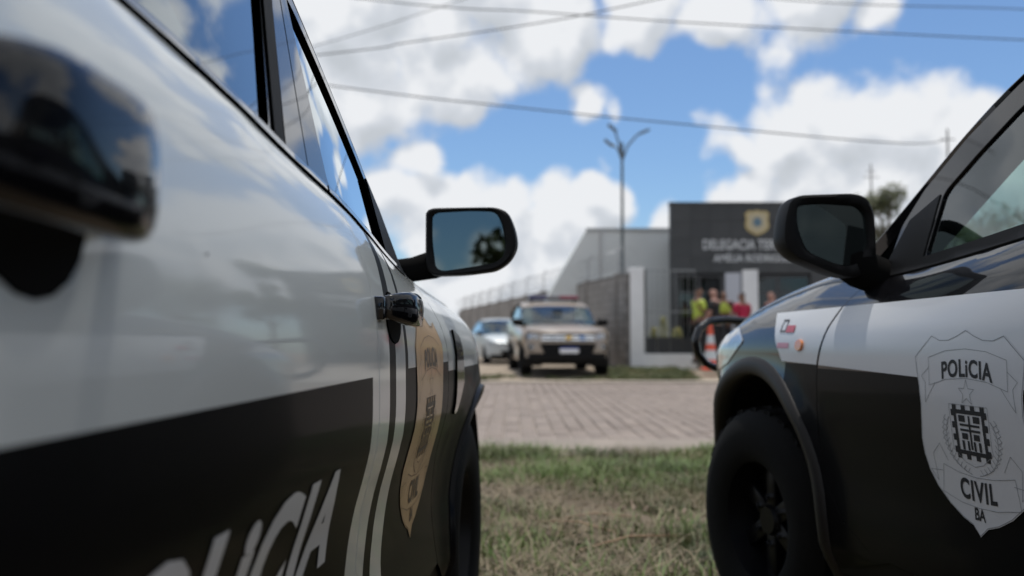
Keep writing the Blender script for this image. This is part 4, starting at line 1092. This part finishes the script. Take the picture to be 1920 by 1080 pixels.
def stroke(polys, w):
    V = []; Fc = []
    for pl in polys:
        for i in range(len(pl) - 1):
            a = Vector(pl[i]); b = Vector(pl[i + 1]); t = (b - a)
            if t.length < 1e-6: continue
            t.normalize(); n = Vector((-t.y, t.x)) * w / 2; e = t * w * .3
            k = len(V); V += [tuple(a - n - e), tuple(b - n + e), tuple(b + n + e), tuple(a + n - e)]; Fc.append((k, k + 1, k + 2, k + 3))
    return V, Fc
def rects(rs):
    V = []; Fc = []
    for x0, y0, x1, y1 in rs:
        k = len(V); V += [(x0, y0), (x1, y0), (x1, y1), (x0, y1)]; Fc.append((k, k + 1, k + 2, k + 3))
    return V, Fc
def badge(B, sg, yc, ztop, parent, mbase, mdark, mline, d, sx=1., sz=1.):
    S = B.side(sg)
    base_ = decal('badge', S, sg, mbase, parent, lp=[(x * sx, z * sz) for x, z in shield_outline()], u0=yc, v0=ztop, d=d, off=.0015)
    def put(name, tr, m, off=.0024, arch=0, du=0, dv=0):
        tr = ([((p[0] + du) * sx, (p[1] + dv) * sz) for p in tr[0]], tr[1])
        return decal(name, S, sg, m, base_, tris=tr, u0=yc, v0=ztop, d=d, off=off, arch=arch, step=(.03, .03))
    ol = shield_outline(); ol = [(x * .985, z * .99 - .002) for x, z in ol]
    put('badge_outline', stroke([ol + [ol[0]]], .0014), mline)
    put('badge_lettering', text2d('POLiCIA', .052, bold=.0014, sx=.86, space=1.08), mdark, dv=-.100, arch=1.1, du=.0)
    put('badge_lettering', text2d('CIVIL', .060, bold=.0018, sx=.80, space=1.12), mdark, dv=-.365, arch=-.9)
    put('badge_lettering', text2d('BA', .036, bold=.0009, sx=.82), mdark, dv=-.405)
    rib = [[(-.135, -.062), (-.07, -.046), (0, -.041), (.07, -.046), (.135, -.062), (.135, -.125), (.07, -.109), (0, -.104), (-.07, -.109), (-.135, -.125), (-.135, -.062)],
           [(.135, -.085), (.165, -.105), (.15, -.12), (.155, -.165), (.112, -.118)], [(-.135, -.085), (-.165, -.105), (-.15, -.12), (-.155, -.165), (-.112, -.118)]]
    rib2 = [[(-x, z) for x, z in []]]
    low = [[(-.115, -.300), (-.06, -.311), (0, -.315), (.06, -.311), (.125, -.300), (.135, -.362), (.06, -.376), (0, -.379), (-.06, -.376), (-.125, -.362), (-.115, -.300)],
           [(.12, -.315), (.165, -.318), (.14, -.34), (.15, -.28), (.12, -.255), (.095, -.29)], [(-.12, -.315), (-.165, -.318), (-.14, -.34), (-.15, -.28), (-.12, -.255), (-.095, -.29)]]
    star = [(.028 * (1 if k % 2 == 0 else .42) * math.sin(k * math.pi / 5), -.135 + .028 * (1 if k % 2 == 0 else .42) * math.cos(k * math.pi / 5)) for k in range(11)]
    wre = []
    for s_ in (1, -1):
        pl = [(s_ * .088 * math.sin(t), -.235 - .075 * math.cos(t)) for t in np.linspace(.15, 2.2, 14)]; wre.append(pl)
        for k in range(1, 13):
            x, z = pl[k]; wre.append([(x, z), (x + s_ * .013, z + .006), (x + s_ * .004, z + .014)]); wre.append([(x, z), (x - s_ * .009, z + .010)])
    box = [[(-.066, -.162), (.066, -.162), (.066, -.26), (.03, -.285), (0, -.292), (-.03, -.285), (-.066, -.26), (-.066, -.162)]]
    put('badge_ribbon', stroke(rib + low + [star] + wre + box, .0011), mline)
    # castle emblem
    rs = []; w = .052; t0, t1 = -.172, -.268; th = .009
    rs += [(-w, t0 - th, w, t0), (-w, t1, w, t1 + th), (-w, t1, -w + th, t0), (w - th, t1, w, t0)]
    for k in range(4):
        x = -w + .004 + k * (2 * w - .008) / 3.0; rs.append((x - .007, t0 - .001, x + .007, t0 + .011)); rs.append((x - .007, t1 - .010, x + .007, t1 + .001))
        z = t0 - .008 + k * (t1 - t0 + .016) / 3.0; rs.append((-w - .009, z - .007, -w + .001, z + .007)); rs.append((w - .001, z - .007, w + .009, z + .007))
    rs += [(-.003, t1 + .012, .003, t0 - .012), (-.034, -.207, .034, -.202), (-.034, -.218, .034, -.213), (-.036, -.198, -.014, -.184), (.014, -.198, .036, -.184), (-.030, -.235, -.010, -.222), (.010, -.235, .030, -.222), (-.032, -.258, -.024, -.238), (-.014, -.258, -.007, -.238), (.024, -.258, .032, -.238), (.007, -.258, .014, -.238)]
    put('badge_castle', rects(rs), mdark)
    return base_
badge(BL, 1, -.925, 1.048, dL[('front', 1)], gold, golddk, golddk, 1, sx=.93, sz=1.1)
badge(BL, -1, -.925, 1.048, dL[('front', -1)], gold, golddk, golddk, -1, sx=.93, sz=1.1)
for sg in (1, -1):
    tr = text2d('POLiCIA', .176, bold=.0085, sx=1.06, shear=.17, space=1.14, align='RIGHT' if sg > 0 else 'LEFT')
    decal('door_lettering', BL.side(sg), sg, vinylw, dL[('rear', sg)], tris=tr, u0=-1.622 if sg > 0 else -1.622, v0=.688, d=sg, off=.0015, step=(.02, .012))

decal('paint_speck', BL.side(1), 1, blackprint, dL[('rear', 1)], lp=[(.0022 * math.cos(a), .0016 * math.sin(a)) for a in [2 * math.pi * k / 10 for k in range(10)]], u0=-2.105, v0=1.075, d=1)
# ================================================================== right pickup (black with white band)
pR = dict(base); ph2 = R(-7)
fR = Vector((math.sin(ph2), math.cos(ph2), 0)); rR = Vector((math.cos(ph2), -math.sin(ph2), 0))
posR = fR * 2.99 + rR * (1.2 + .90)
rootR = empty('pickup_truck', posR, -ph2, 'black police pickup with white side band and grey POLICIA CIVIL badge on the right', 'pickup truck', 'police pickups parked side by side on the verge')
beltR = [(-4.4, 1.30), (-2.9, 1.29), (-2.0, 1.25), (-1.5, 1.222), (-1.29, 1.204), (-1.08, 1.186), (-.80, 1.167), (-.60, 1.160), (-.38, 1.165), (-.07, 1.135), (.15, 1.095), (.31, 1.055), (.5, .985), (.67, .91), (.9, .80)]
pR.update(W=.90, near=-1, paint=blackp, inset=ins_R, belt=beltR, crown=.085, n=2.55, y0=.16, Yn=.90, Ra=.485, zw=.40, flw=.05, flare=.03, flare_mat=mat('flare_plastic', (.012, .0105, .0095), .5, spec=.25), steer=R(8), win=.10,
          roof=[(-2.8, 1.30), (-2.7, 1.42), (-2.55, 1.62), (-2.2, 1.70), (-1.8, 1.70), (-1.4, 1.665), (-1.118, 1.585), (-.938, 1.502), (-.765, 1.398), (-.65, 1.325), (-.40, 1.165)],
          ywt=-1.33, ywb=-2.52, front_gap=[(-.80, .43), (-.70, .436), (-.585, .489), (-.509, .594), (-.470, .72), (-.461, .80), (-.472, .88), (-.483, .926), (-.525, 1.03), (-.545, 1.064), (-.572, 1.11), (-.60, 1.160)],
          mid_gap=[(-1.64, .43), (-1.65, .7), (-1.66, 1.0), (-1.66, 1.229)], rear_gap=[(-2.55, .80), (-2.56, 1.0), (-2.56, 1.27)], yra=-3.0, yrear=-4.2, ycab=-2.72, bed_top=1.2,
          mats=[blackp, vinylw, vinyl],
          matfn=dict(front_door=lambda y, z: 2 if z < .91 else 0,
                     rear_door=lambda y, z: 2 if z < .89 else 0, rear=lambda y, z: 1 if .88 < z < 1.096 else 0,
                     front_fender=lambda y, z: 2 if (z < .921 and y < -.26) else 0),
          cuts=dict(front_door=((), (.91,)), rear_door=((), (.89,)), rear=((), (.88, 1.096)), front_fender=((-.26,), (.921,))),
          belt_front=-.70, belt_mat=plastic, belt_h=.03, lamp=(.50, .80, .76, .90), grille=(.46, .70, .86), badge=False, hood_mat=blackp, ik=(.58, .42), glr=.02)
bR = lambda y: lerp_tab(beltR, y)
pR['glass'] = [('front_window', [(-1.655, bR(-1.655) + .002), (-.66, bR(-.66) + .002), (-.70, 1.30), (-.78, 1.385), (-.945, 1.488), (-1.125, 1.568), (-1.33, 1.63), (-1.63, 1.665)],
                [(-1.615, bR(-1.61) + .03), (-.862, bR(-.862) + .028), (-.885, 1.352), (-.90, 1.37), (-1.015, 1.438), (-1.15, 1.508), (-1.34, 1.578), (-1.595, 1.622)], glass_t),
               ('rear_window_pane', [(-2.55, bR(-2.55) + .002), (-1.665, bR(-1.665) + .002), (-1.64, 1.668), (-2.0, 1.685), (-2.3, 1.67), (-2.5, 1.60)],
                [(-2.50, bR(-2.5) + .03), (-1.71, bR(-1.71) + .03), (-1.69, 1.628), (-2.0, 1.645), (-2.26, 1.63), (-2.44, 1.56)], glass_t)]
pR['trims'] = [('mirror_sail', [(-.855, bR(-.85) + .012), (-.64, bR(-.64) + .004), (-.74, 1.31), (-.875, 1.358)], plastic)]
BR, dR = vehicle(pR, rootR)
for sg in (1, -1):
    handle(dR[('front', sg)], sg, BR, -1.63, -1.465, 1.06, out=.045)
    handle(dR[('rear', sg)], sg, BR, -2.45, -2.28, 1.09, out=.045)
outR = [(.126, 1.385), (-.027, 1.393), (-.065, 1.382), (-.084, 1.339), (-.088, 1.20), (-.05, 1.165), (-.006, 1.160), (.039, 1.172), (.145, 1.214), (.179, 1.252), (.173, 1.32), (.157, 1.371)]
glR = [(.133, 1.355), (.066, 1.362), (-.041, 1.358), (-.064, 1.338), (-.064, 1.25), (-.015, 1.194), (.039, 1.205), (.106, 1.234), (.128, 1.291)]
for sg in (1, -1):
    mirror(rootR, sg, .90, -.67, outR, glR, [(-.20, -.02, 1.14, .045), (-.13, .0, 1.15, .05), (-.06, .05, 1.19, .055), (-.02, .07, 1.22, .05)], tilt=(-.02, .05))
    # marker lamp and bulging black lower trim of the door
    panel('marker_lamp', [[(-.365 + .022 * math.cos(a), .975 + .016 * math.sin(a)) for a in [2 * math.pi * k / 16 for k in range(16)]]], BR.side(sg), [orange], rootR, (.02, .02), depth=.01, flip=sg < 0, off=.009)
badge(BR, -1, -1.178, 1.016, dR[('front', -1)], vinylw, blackprint, greyprint, -1, sx=1., sz=1.)
badge(BR, 1, -1.178, 1.016, dR[('front', 1)], vinylw, blackprint, greyprint, 1, sx=1., sz=1.)
for sg in (1, -1):
    zb_ = lambda y: .9195 + (y + .49) * .0255; zt_ = lambda y: 1.0855 - (y + .545) * .0115
    gl_ = [(y - .006, z) for y, z in pR['front_gap'] if .93 < z < 1.08]
    lp = [(-1.64, zb_(-1.64)), (-.488, zb_(-.488))] + gl_ + [(-.562, zt_(-.562)), (-1.65, zt_(-1.65))]
    decal('side_band', BR.side(sg), sg, vinylw, dR[('front', sg)], lp=lp, off=.0012, step=(.05, .03))
    gf_ = [(y + .006, z) for y, z in pR['front_gap'] if .93 < z < 1.08][::-1]
    lp = [(-.475, zb_(-.47)), ] + [(-.235, .925), (-.215, .95), (-.18, .985), (-.155, 1.02), (-.13, 1.05), (-.10, 1.079)] + [(-.55, zt_(-.55))] + gf_
    decal('wing_band', BR.side(sg), sg, vinylw, rootR, lp=lp, off=.0012, step=(.03, .03))
    lp = [(-2.545, .893), (-1.675, .893), (-1.675, 1.097), (-2.545, 1.097)]
    decal('side_band', BR.side(sg), sg, vinylw, dR[('rear', sg)], lp=lp, off=.0012, step=(.05, .04))
# small stickers on the wing (illegible in the photograph)
S = BR.side(-1)
def sticker(name, rs, m, off): decal(name, S, -1, m, rootR, tris=rects(rs), u0=-.20, v0=1.02, d=-1, off=off + .0015)
sticker('wing_sticker', stroke([[(.0, .035), (.04, .035), (.04, -.005), (.0, -.005), (.0, .035)]], .006)[0] and [(.0, -.005, .005, .035), (.035, -.005, .04, .035), (.005, .03, .035, .035), (.005, -.005, .035, 0)], blackprint, .0015)
sticker('wing_sticker', [(.045, -.006, .105, .016)], redprint, .0015)
sticker('wing_sticker', [(.0, -.055, .085, -.038)], pinkprint, .0015)
for sg in (1, -1):
    panel('wing_lamp', [round_poly([(.10, .985), (.24, .905), (.53, .84), (.53, .93), (.34, 1.00), (.20, 1.035)], .02)], BR.side(sg), [lens], rootR, (.03, .03), depth=.008, flip=sg < 0, off=.004)
# bull bar
def bullbar():
    e = bpy.data.objects.new('bull_bar', None); COL.objects.link(e); e.parent = rootR; e.empty_display_size = .1
    yb = 1.0
    for sg in (1, -1):
        lp = [(.30, 1.062), (.50, 1.072), (.66, 1.078), (.745, 1.070), (.80, 1.035), (.822, .985), (.81, .93), (.765, .885), (.69, .855), (.55, .835), (.30, .83)]
        pts = []
        for i in range(len(lp) - 1):
            for k in range(4):
                t = k / 4; pts.append((sg * (lp[i][0] * (1 - t) + lp[i + 1][0] * t), yb - .02 - .12 * ((lp[i][0] * (1 - t) + lp[i + 1][0] * t) / .8) ** 4, lp[i][1] * (1 - t) + lp[i + 1][1] * t))
        MB().tube(pts, .0165, 12).build('guard_tube', gloss, e, smooth=True)
        MB().tube([(sg * .30, yb, 1.10), (sg * .30, yb + .01, .8), (sg * .30, yb - .05, .5), (sg * .30, yb - .35, .42)], .026, 12).build('upright', gloss, e, smooth=True)
    MB().tube([(-.30, yb, 1.08), (-.2, yb, 1.12), (.2, yb, 1.12), (.30, yb, 1.08)], .024, 12).build('top_tube', gloss, e, smooth=True)
bullbar()

# ================================================================== tan car and silver car by the wall
def heading(dx, dy): return math.atan2(-dx, dy)
hd = -WD
tanp = mat('tan_paint', (.29, .235, .18), .4, coat=.8, var=.04)
pS = dict(base); pS.update(W=.975, n=2.35, paint=tanp, fine=False, bed=False, near=1, roof=[(-3.95, 1.30), (-3.8, 1.5), (-3.55, 1.70), (-3.0, 1.76), (-2.0, 1.76), (-1.6, 1.70), (-1.39, 1.60), (-1.12, 1.45), (-.86, 1.29), (-.66, 1.14)],
          ywt=-1.45, ywb=-3.5, front_gap=pL['front_gap'], mid_gap=mgL, rear_gap=pL['rear_gap'], yrear=-4.0, yra=-2.9, ycab=-2.84, badge=True, grille=(.58, .80, .97), lamp=(.62, .86, .84, .98), belt=[(y, z + .02) for y, z in beltL[:-4]] + [(.3, 1.09), (.55, 1.05), (.75, 1.01), (.9, .98)],
          ik=(.76, .44), intake=.62, fog=(.76, .66, .075), plate=.60, bump_bot=.44, interior=True, yseat2=-2.2, frame_mat=gloss)
pS['matfn'] = {}; pS['mats'] = [tanp]
rootS = empty('parked_car', (1.22, 21.6, .10), heading(.085, -1), 'tan police vehicle with light bar and blue banded plate parked nose on', 'car')
pS['glass'] = pL['glass']; pS['trims'] = pL['trims'][1:]
BS, dS = vehicle(pS, rootS)
rootS['label'] = 'tan police vehicle with roof light bar and black bumper parked facing the road'
for sg in (1, -1): mirror(rootS, sg, .94, -.55, outL, glL, [(-.20, .02, 1.175, .034), (-.08, .06, 1.20, .040), (-.04, .07, 1.215, .04)])
rootS.scale = (1.08, 1.04, 1.0)
lb = MB().box((-.60, -1.95, 1.86), (.60, -1.70, 1.88)).build('light_bar', plastic, rootS)
for nm, x0, x1, c in (('red_lens_block', -.60, -.15, (.30, .05, .08)), ('centre_block', -.148, .148, (.20, .19, .20)), ('blue_lens', .15, .60, (.06, .06, .16))):
    MB().box((x0, -1.95, 1.882), (x1, -1.70, 1.97), bev=.02).build('lens_block', mat('lb_' + nm, c, .2, coat=1), lb, smooth=True)
MB().tube([(-.5, -1.82, 1.78), (-.5, -1.82, 1.87)], .02, 6).tube([(.5, -1.82, 1.78), (.5, -1.82, 1.87)], .02, 6).build('light_bar_foot', plastic, lb)

silv = mat('silver_paint', (.46, .50, .52), .5, metal=.15, coat=.25, coatr=.15)
k_ = .85
pC = dict(base); pC.update(W=.84, paint=silv, fine=False, bed=False, near=1, belt=[(-4, 1.02), (-3.2, 1.03), (-1.5, .99), (-.6, .93), (-.2, .92), (.2, .88), (.5, .80), (.7, .72), (.85, .64)],
          roof=[(-3.3, 1.02), (-3.0, 1.2), (-2.75, 1.38), (-2.3, 1.44), (-1.8, 1.44), (-1.45, 1.38), (-1.1, 1.2), (-.7, .99), (-.58, .93)], ywt=-1.5, ywb=-2.8, Yn=.82, Ra=.36, zw=.30, rw=.31, sill=.28, crown=.05,
          front_gap=[(-.48, .28), (-.5, .6), (-.5, .92)], mid_gap=[(-1.5, .28), (-1.5, .7), (-1.5, .98)], rear_gap=[(-2.25, .7), (-2.3, .85), (-2.35, 1.0)], yrear=-3.75, yra=-2.5, ycowl=-.45, ycab=-2.8,
          inset=[(.2, .08), (.3, .03), (.5, .01), (.7, 0), (.85, .005), (1.0, .02), (1.1, .03), (1.2, .05)], tumble=.38, grille=(.34, .60, .68), lamp=(.42, .74, .58, .70), bump_top=.5, bump_bot=.24, ik=(.46, .30), intake=.45, fog=None, plate=.50, interior=False, badge=False,
          rimr=.18, ww=.19, win=.10, flare=.008, flw=.006, flare_mat=silv, mats=[silv], matfn={}, belt_front=-.62, rear_glass=glass_d)
pC['glass'] = [('front_window', [(-1.49, 1.0), (-.66, .96), (-1.12, 1.21), (-1.42, 1.36), (-1.49, 1.375)], [(-1.45, 1.02), (-.80, .99), (-1.15, 1.18), (-1.42, 1.315), (-1.45, 1.325)], glass_d),
               ('rear_window_pane', [(-3.05, 1.04), (-1.51, 1.0), (-1.51, 1.375), (-2.3, 1.42), (-2.72, 1.35)], [(-2.9, 1.06), (-1.55, 1.02), (-1.55, 1.33), (-2.28, 1.37), (-2.65, 1.31)], glass_d)]
rootC = empty('parked_car', (-.08, 29.2, .12), heading(hd.x, hd.y), 'silver sedan parked against the wall behind the tan vehicle', 'car')
BC, dC = vehicle(pC, rootC)
outC = [(p[0] * .8, (p[1] - 1.26) * .7 + 1.0) for p in outL]; glC = [(p[0] * .8, (p[1] - 1.26) * .7 + 1.0) for p in glL]
for sg in (1, -1): mirror(rootC, sg, .86, -.75, outC, glC, [(-.14, .02, .95, .02), (-.04, .05, .97, .02)])

# ================================================================== traffic cone
def cone():
    e = empty('traffic_cone', (4.70, 21.5, .22), 0, 'orange and white banded traffic cone standing before the people', 'traffic cone')
    om = mat('cone_orange', (.75, .10, .045), .5); wm = mat('cone_white', (.62, .66, .68), .4)
    MB().box((-.21, -.21, 0), (.21, .21, .05), bev=.015).build('base', om, e, smooth=True)
    H_ = 1.05; rad = lambda z: .17 + (.035 - .17) * (z - .05) / H_
    zs_ = [.05, .22, .42, .58, .78, .80, 1.10]
    zs_ = [.05, .25, .47, .62, .83, 1.10]
    for i in range(len(zs_) - 1):
        a, b = zs_[i], zs_[i + 1]
        MB().lathe([(a, rad(a) + .0), (b, rad(b))], 28, axis='z').build('body_band' if i % 2 == 0 else 'white_band', om if i % 2 == 0 else wm, e, smooth=True)
    MB().lathe([(1.10, rad(1.10)), (1.115, .03), (1.115, .001)], 28, axis='z').build('cap', om, e, smooth=True)
cone()

# ================================================================== people
skin_m = mat('skin_brown', (.22, .12, .08), .6, var=.08); skin_l = mat('skin_tan', (.40, .22, .17), .6, var=.06); hairm = mat('hair_black', (.012, .01, .01), .7)
def skinmesh(name, nodes, edges, m, parent, sub=2, root_i=0):
    me = bpy.data.meshes.new(name); me.from_pydata([n[0] for n in nodes], edges, []); o = bpy.data.objects.new(name, me); COL.objects.link(o)
    md = o.modifiers.new('s', 'SKIN'); md.use_smooth_shade = True
    for i, n in enumerate(nodes):
        r = n[1]; me.skin_vertices[0].data[i].radius = r if isinstance(r, tuple) else (r, r)
    me.skin_vertices[0].data[root_i].use_root = True
    sb = o.modifiers.new('u', 'SUBSURF'); sb.levels = sub; sb.render_levels = sub
    dg = bpy.context.evaluated_depsgraph_get(); nm = bpy.data.meshes.new_from_object(o.evaluated_get(dg), depsgraph=dg)
    bpy.data.objects.remove(o); bpy.data.meshes.remove(me); nm.name = name
    nm.materials.clear(); nm.materials.append(m)
    nm.polygons.foreach_set('use_smooth', [True] * len(nm.polygons))
    o = bpy.data.objects.new(name, nm); COL.objects.link(o); o.parent = parent; return o
def person(loc, rz, lab, skin, top, trous, h=1.75, arms=((.0, .0), (.0, .0)), vest=None, bald=False, lean=0.):
    e = empty('person', loc, rz, lab, 'person', 'people talking at the station entrance'); s = h / 1.75
    def V_(x, y, z): return (x * s, (y + lean * max(0, z - .9)) * s, z * s)
    N = [(V_(0, 0, .95), (.15, .11)), (V_(0, 0, 1.12), (.135, .10)), (V_(0, .01, 1.30), (.165, .11)), (V_(0, 0, 1.43), (.12, .08)), (V_(0, 0, 1.50), (.055, .058)), (V_(0, .012, 1.575), (.068, .08)), (V_(0, .015, 1.65), (.078, .095)), (V_(0, .005, 1.72), (.06, .07))]
    E_ = [(i, i + 1) for i in range(7)]
    # nose and ears as small outgrowths
    N.append((V_(0, .115, 1.615), .012)); E_.append((6, 8))
    hands = []
    for sd, (sw, el) in zip((1, -1), arms):
        # sw: forward swing, el: elbow bend (radians)
        b = len(N); sh = (sd * .19, 0, 1.41)
        ex, ey, ez = sd * .235, .27 * math.sin(sw) * -1 * -1, 1.41 - .28 * math.cos(sw)
        wx, wy, wz = ex - sd * .10 * math.sin(el), ey + .25 * math.sin(sw + el), ez - .25 * math.cos(sw + el)
        dv = Vector((wx - ex, wy - ey, wz - ez)).normalized(); hx, hy, hz = Vector((wx, wy, wz)) + dv * .09
        N += [(V_(*sh), .058), (V_(ex, ey, ez), .042), (V_(wx, wy, wz), .028), (V_(hx, hy, hz), (.034, .018))]
        E_ += [(3, b), (b, b + 1), (b + 1, b + 2), (b + 2, b + 3)]
        hands.append((Vector((wx, wy, wz)), dv, sd, b + 3))
        side_v = dv.cross(Vector((1, 0, 0))).normalized()
        for k in range(4):
            base_v = Vector((hx, hy, hz)) + side_v * (k - 1.5) * .018; L = (.065, .075, .07, .055)[k]
            c = len(N); N += [(V_(*(base_v + dv * .03)), .0085), (V_(*(base_v + dv * (.03 + L * .55) + Vector((-sd * .008, 0, 0)))), .008), (V_(*(base_v + dv * (.03 + L) + Vector((-sd * .022, 0, 0)))), .0065)]
            E_ += [(b + 3, c), (c, c + 1), (c + 1, c + 2)]
        c = len(N); tb = Vector((wx, wy, wz)) + dv * .035 + side_v * .02
        N += [(V_(*(tb + side_v * .022)), .010), (V_(*(tb + side_v * .034 + dv * .04)), .008)]; E_ += [(b + 2, c), (c, c + 1)]
    for sd in (1, -1):
        b = len(N); N += [(V_(sd * .10, 0, .88), .092), (V_(sd * .115, .015, .50), .06), (V_(sd * .12, -.02, .12), .04), (V_(sd * .125, 0, .045), (.045, .04)), (V_(sd * .14, .15, .03), (.04, .028))]
        E_ += [(0, b)] + [(b + i, b + i + 1) for i in range(4)]
    e.scale = (1.14, 1.14, 1.04)
    skinmesh('body', N, E_, skin, e)
    # trousers
    T = [(V_(0, 0, .98), (.160, .122))]; TE = []
    for sd in (1, -1):
        b = len(T); T += [(V_(sd * .10, 0, .86), .105), (V_(sd * .115, .015, .50), .078), (V_(sd * .12, -.015, .12), .066)]; TE += [(0, b), (b, b + 1), (b + 1, b + 2)]
    skinmesh('trousers', T, TE, trous, e)
    for sd in (1, -1):
        MB().box((sd * .125 * s - .05, -.09, 0), (sd * .125 * s + .05, .20, .085), bev=.03).build('shoe', hairm, e, smooth=True)
    # shirt with short sleeves
    T = [(V_(0, 0, .95), (.168, .13)), (V_(0, 0, 1.12), (.152, .118)), (V_(0, .01, 1.30), (.182, .128)), (V_(0, 0, 1.42), (.13, .092)), (V_(0, 0, 1.475), (.07, .07))]; TE = [(i, i + 1) for i in range(4)]
    for sd, (sw, el) in zip((1, -1), arms):
        b = len(T); T += [(V_(sd * .185, 0, 1.41), .072), (V_(sd * .225, .2 * math.sin(sw), 1.41 - .21 * math.cos(sw)), .060)]; TE += [(3, b), (b, b + 1)]
    skinmesh('shirt', T, TE, top, e)
    if vest is not None:
        T = [(V_(0, 0, 1.08), (.172, .138)), (V_(0, .01, 1.28), (.202, .148)), (V_(0, 0, 1.41), (.175, .112)), (V_(0, 0, 1.455), (.10, .085))]
        skinmesh('vest', T, [(0, 1), (1, 2), (2, 3)], vest, e)
    if not bald:
        T = [(V_(0, -.02, 1.66), (.082, .088)), (V_(0, -.01, 1.725), (.068, .076))]; skinmesh('hair', T, [(0, 1)], hairm, e)
navy = mat('navy_cloth', (.02, .022, .03), .85, var=.2, scale=20); blk_c = mat('black_cloth', (.014, .014, .016), .85, var=.2, scale=20)
viz = mat('hi_vis_yellow', (.46, .55, .08), .7, var=.08); pink = mat('crimson_cloth', (.42, .015, .06), .8, var=.08); brown_c = mat('brown_cloth', (.09, .03, .03), .85, var=.1)
person((4.74, 23.1, .34), R(-75), 'person in yellow top and dark trousers facing right, leftmost of the group', skin_m, viz, blk_c, 1.86, ((.25, .5), (.2, .9)))
person((5.14, 23.0, .33), R(60), 'bald person in black shirt facing the one in yellow', skin_l, blk_c, blk_c, 1.84, ((.1, .4), (.15, .6)), bald=True)
person((5.68, 24.3, .5), R(170), 'person in dark clothes with yellow vest, half hidden behind the others', skin_m, brown_c, navy, 1.68, ((.2, 1.2), (.2, 1.3)), vest=viz)
person((5.95, 23.4, .36), R(30), 'person in crimson shirt seen from behind, right of the yellow vest', skin_m, pink, navy, 1.74, ((.1, .8), (.2, .7)))
person((6.72, 23.4, .36), R(120), 'person at far right whose head just shows over the pickup bonnet', skin_l, brown_c, navy, 1.76, ((0, .3), (0, .3)))
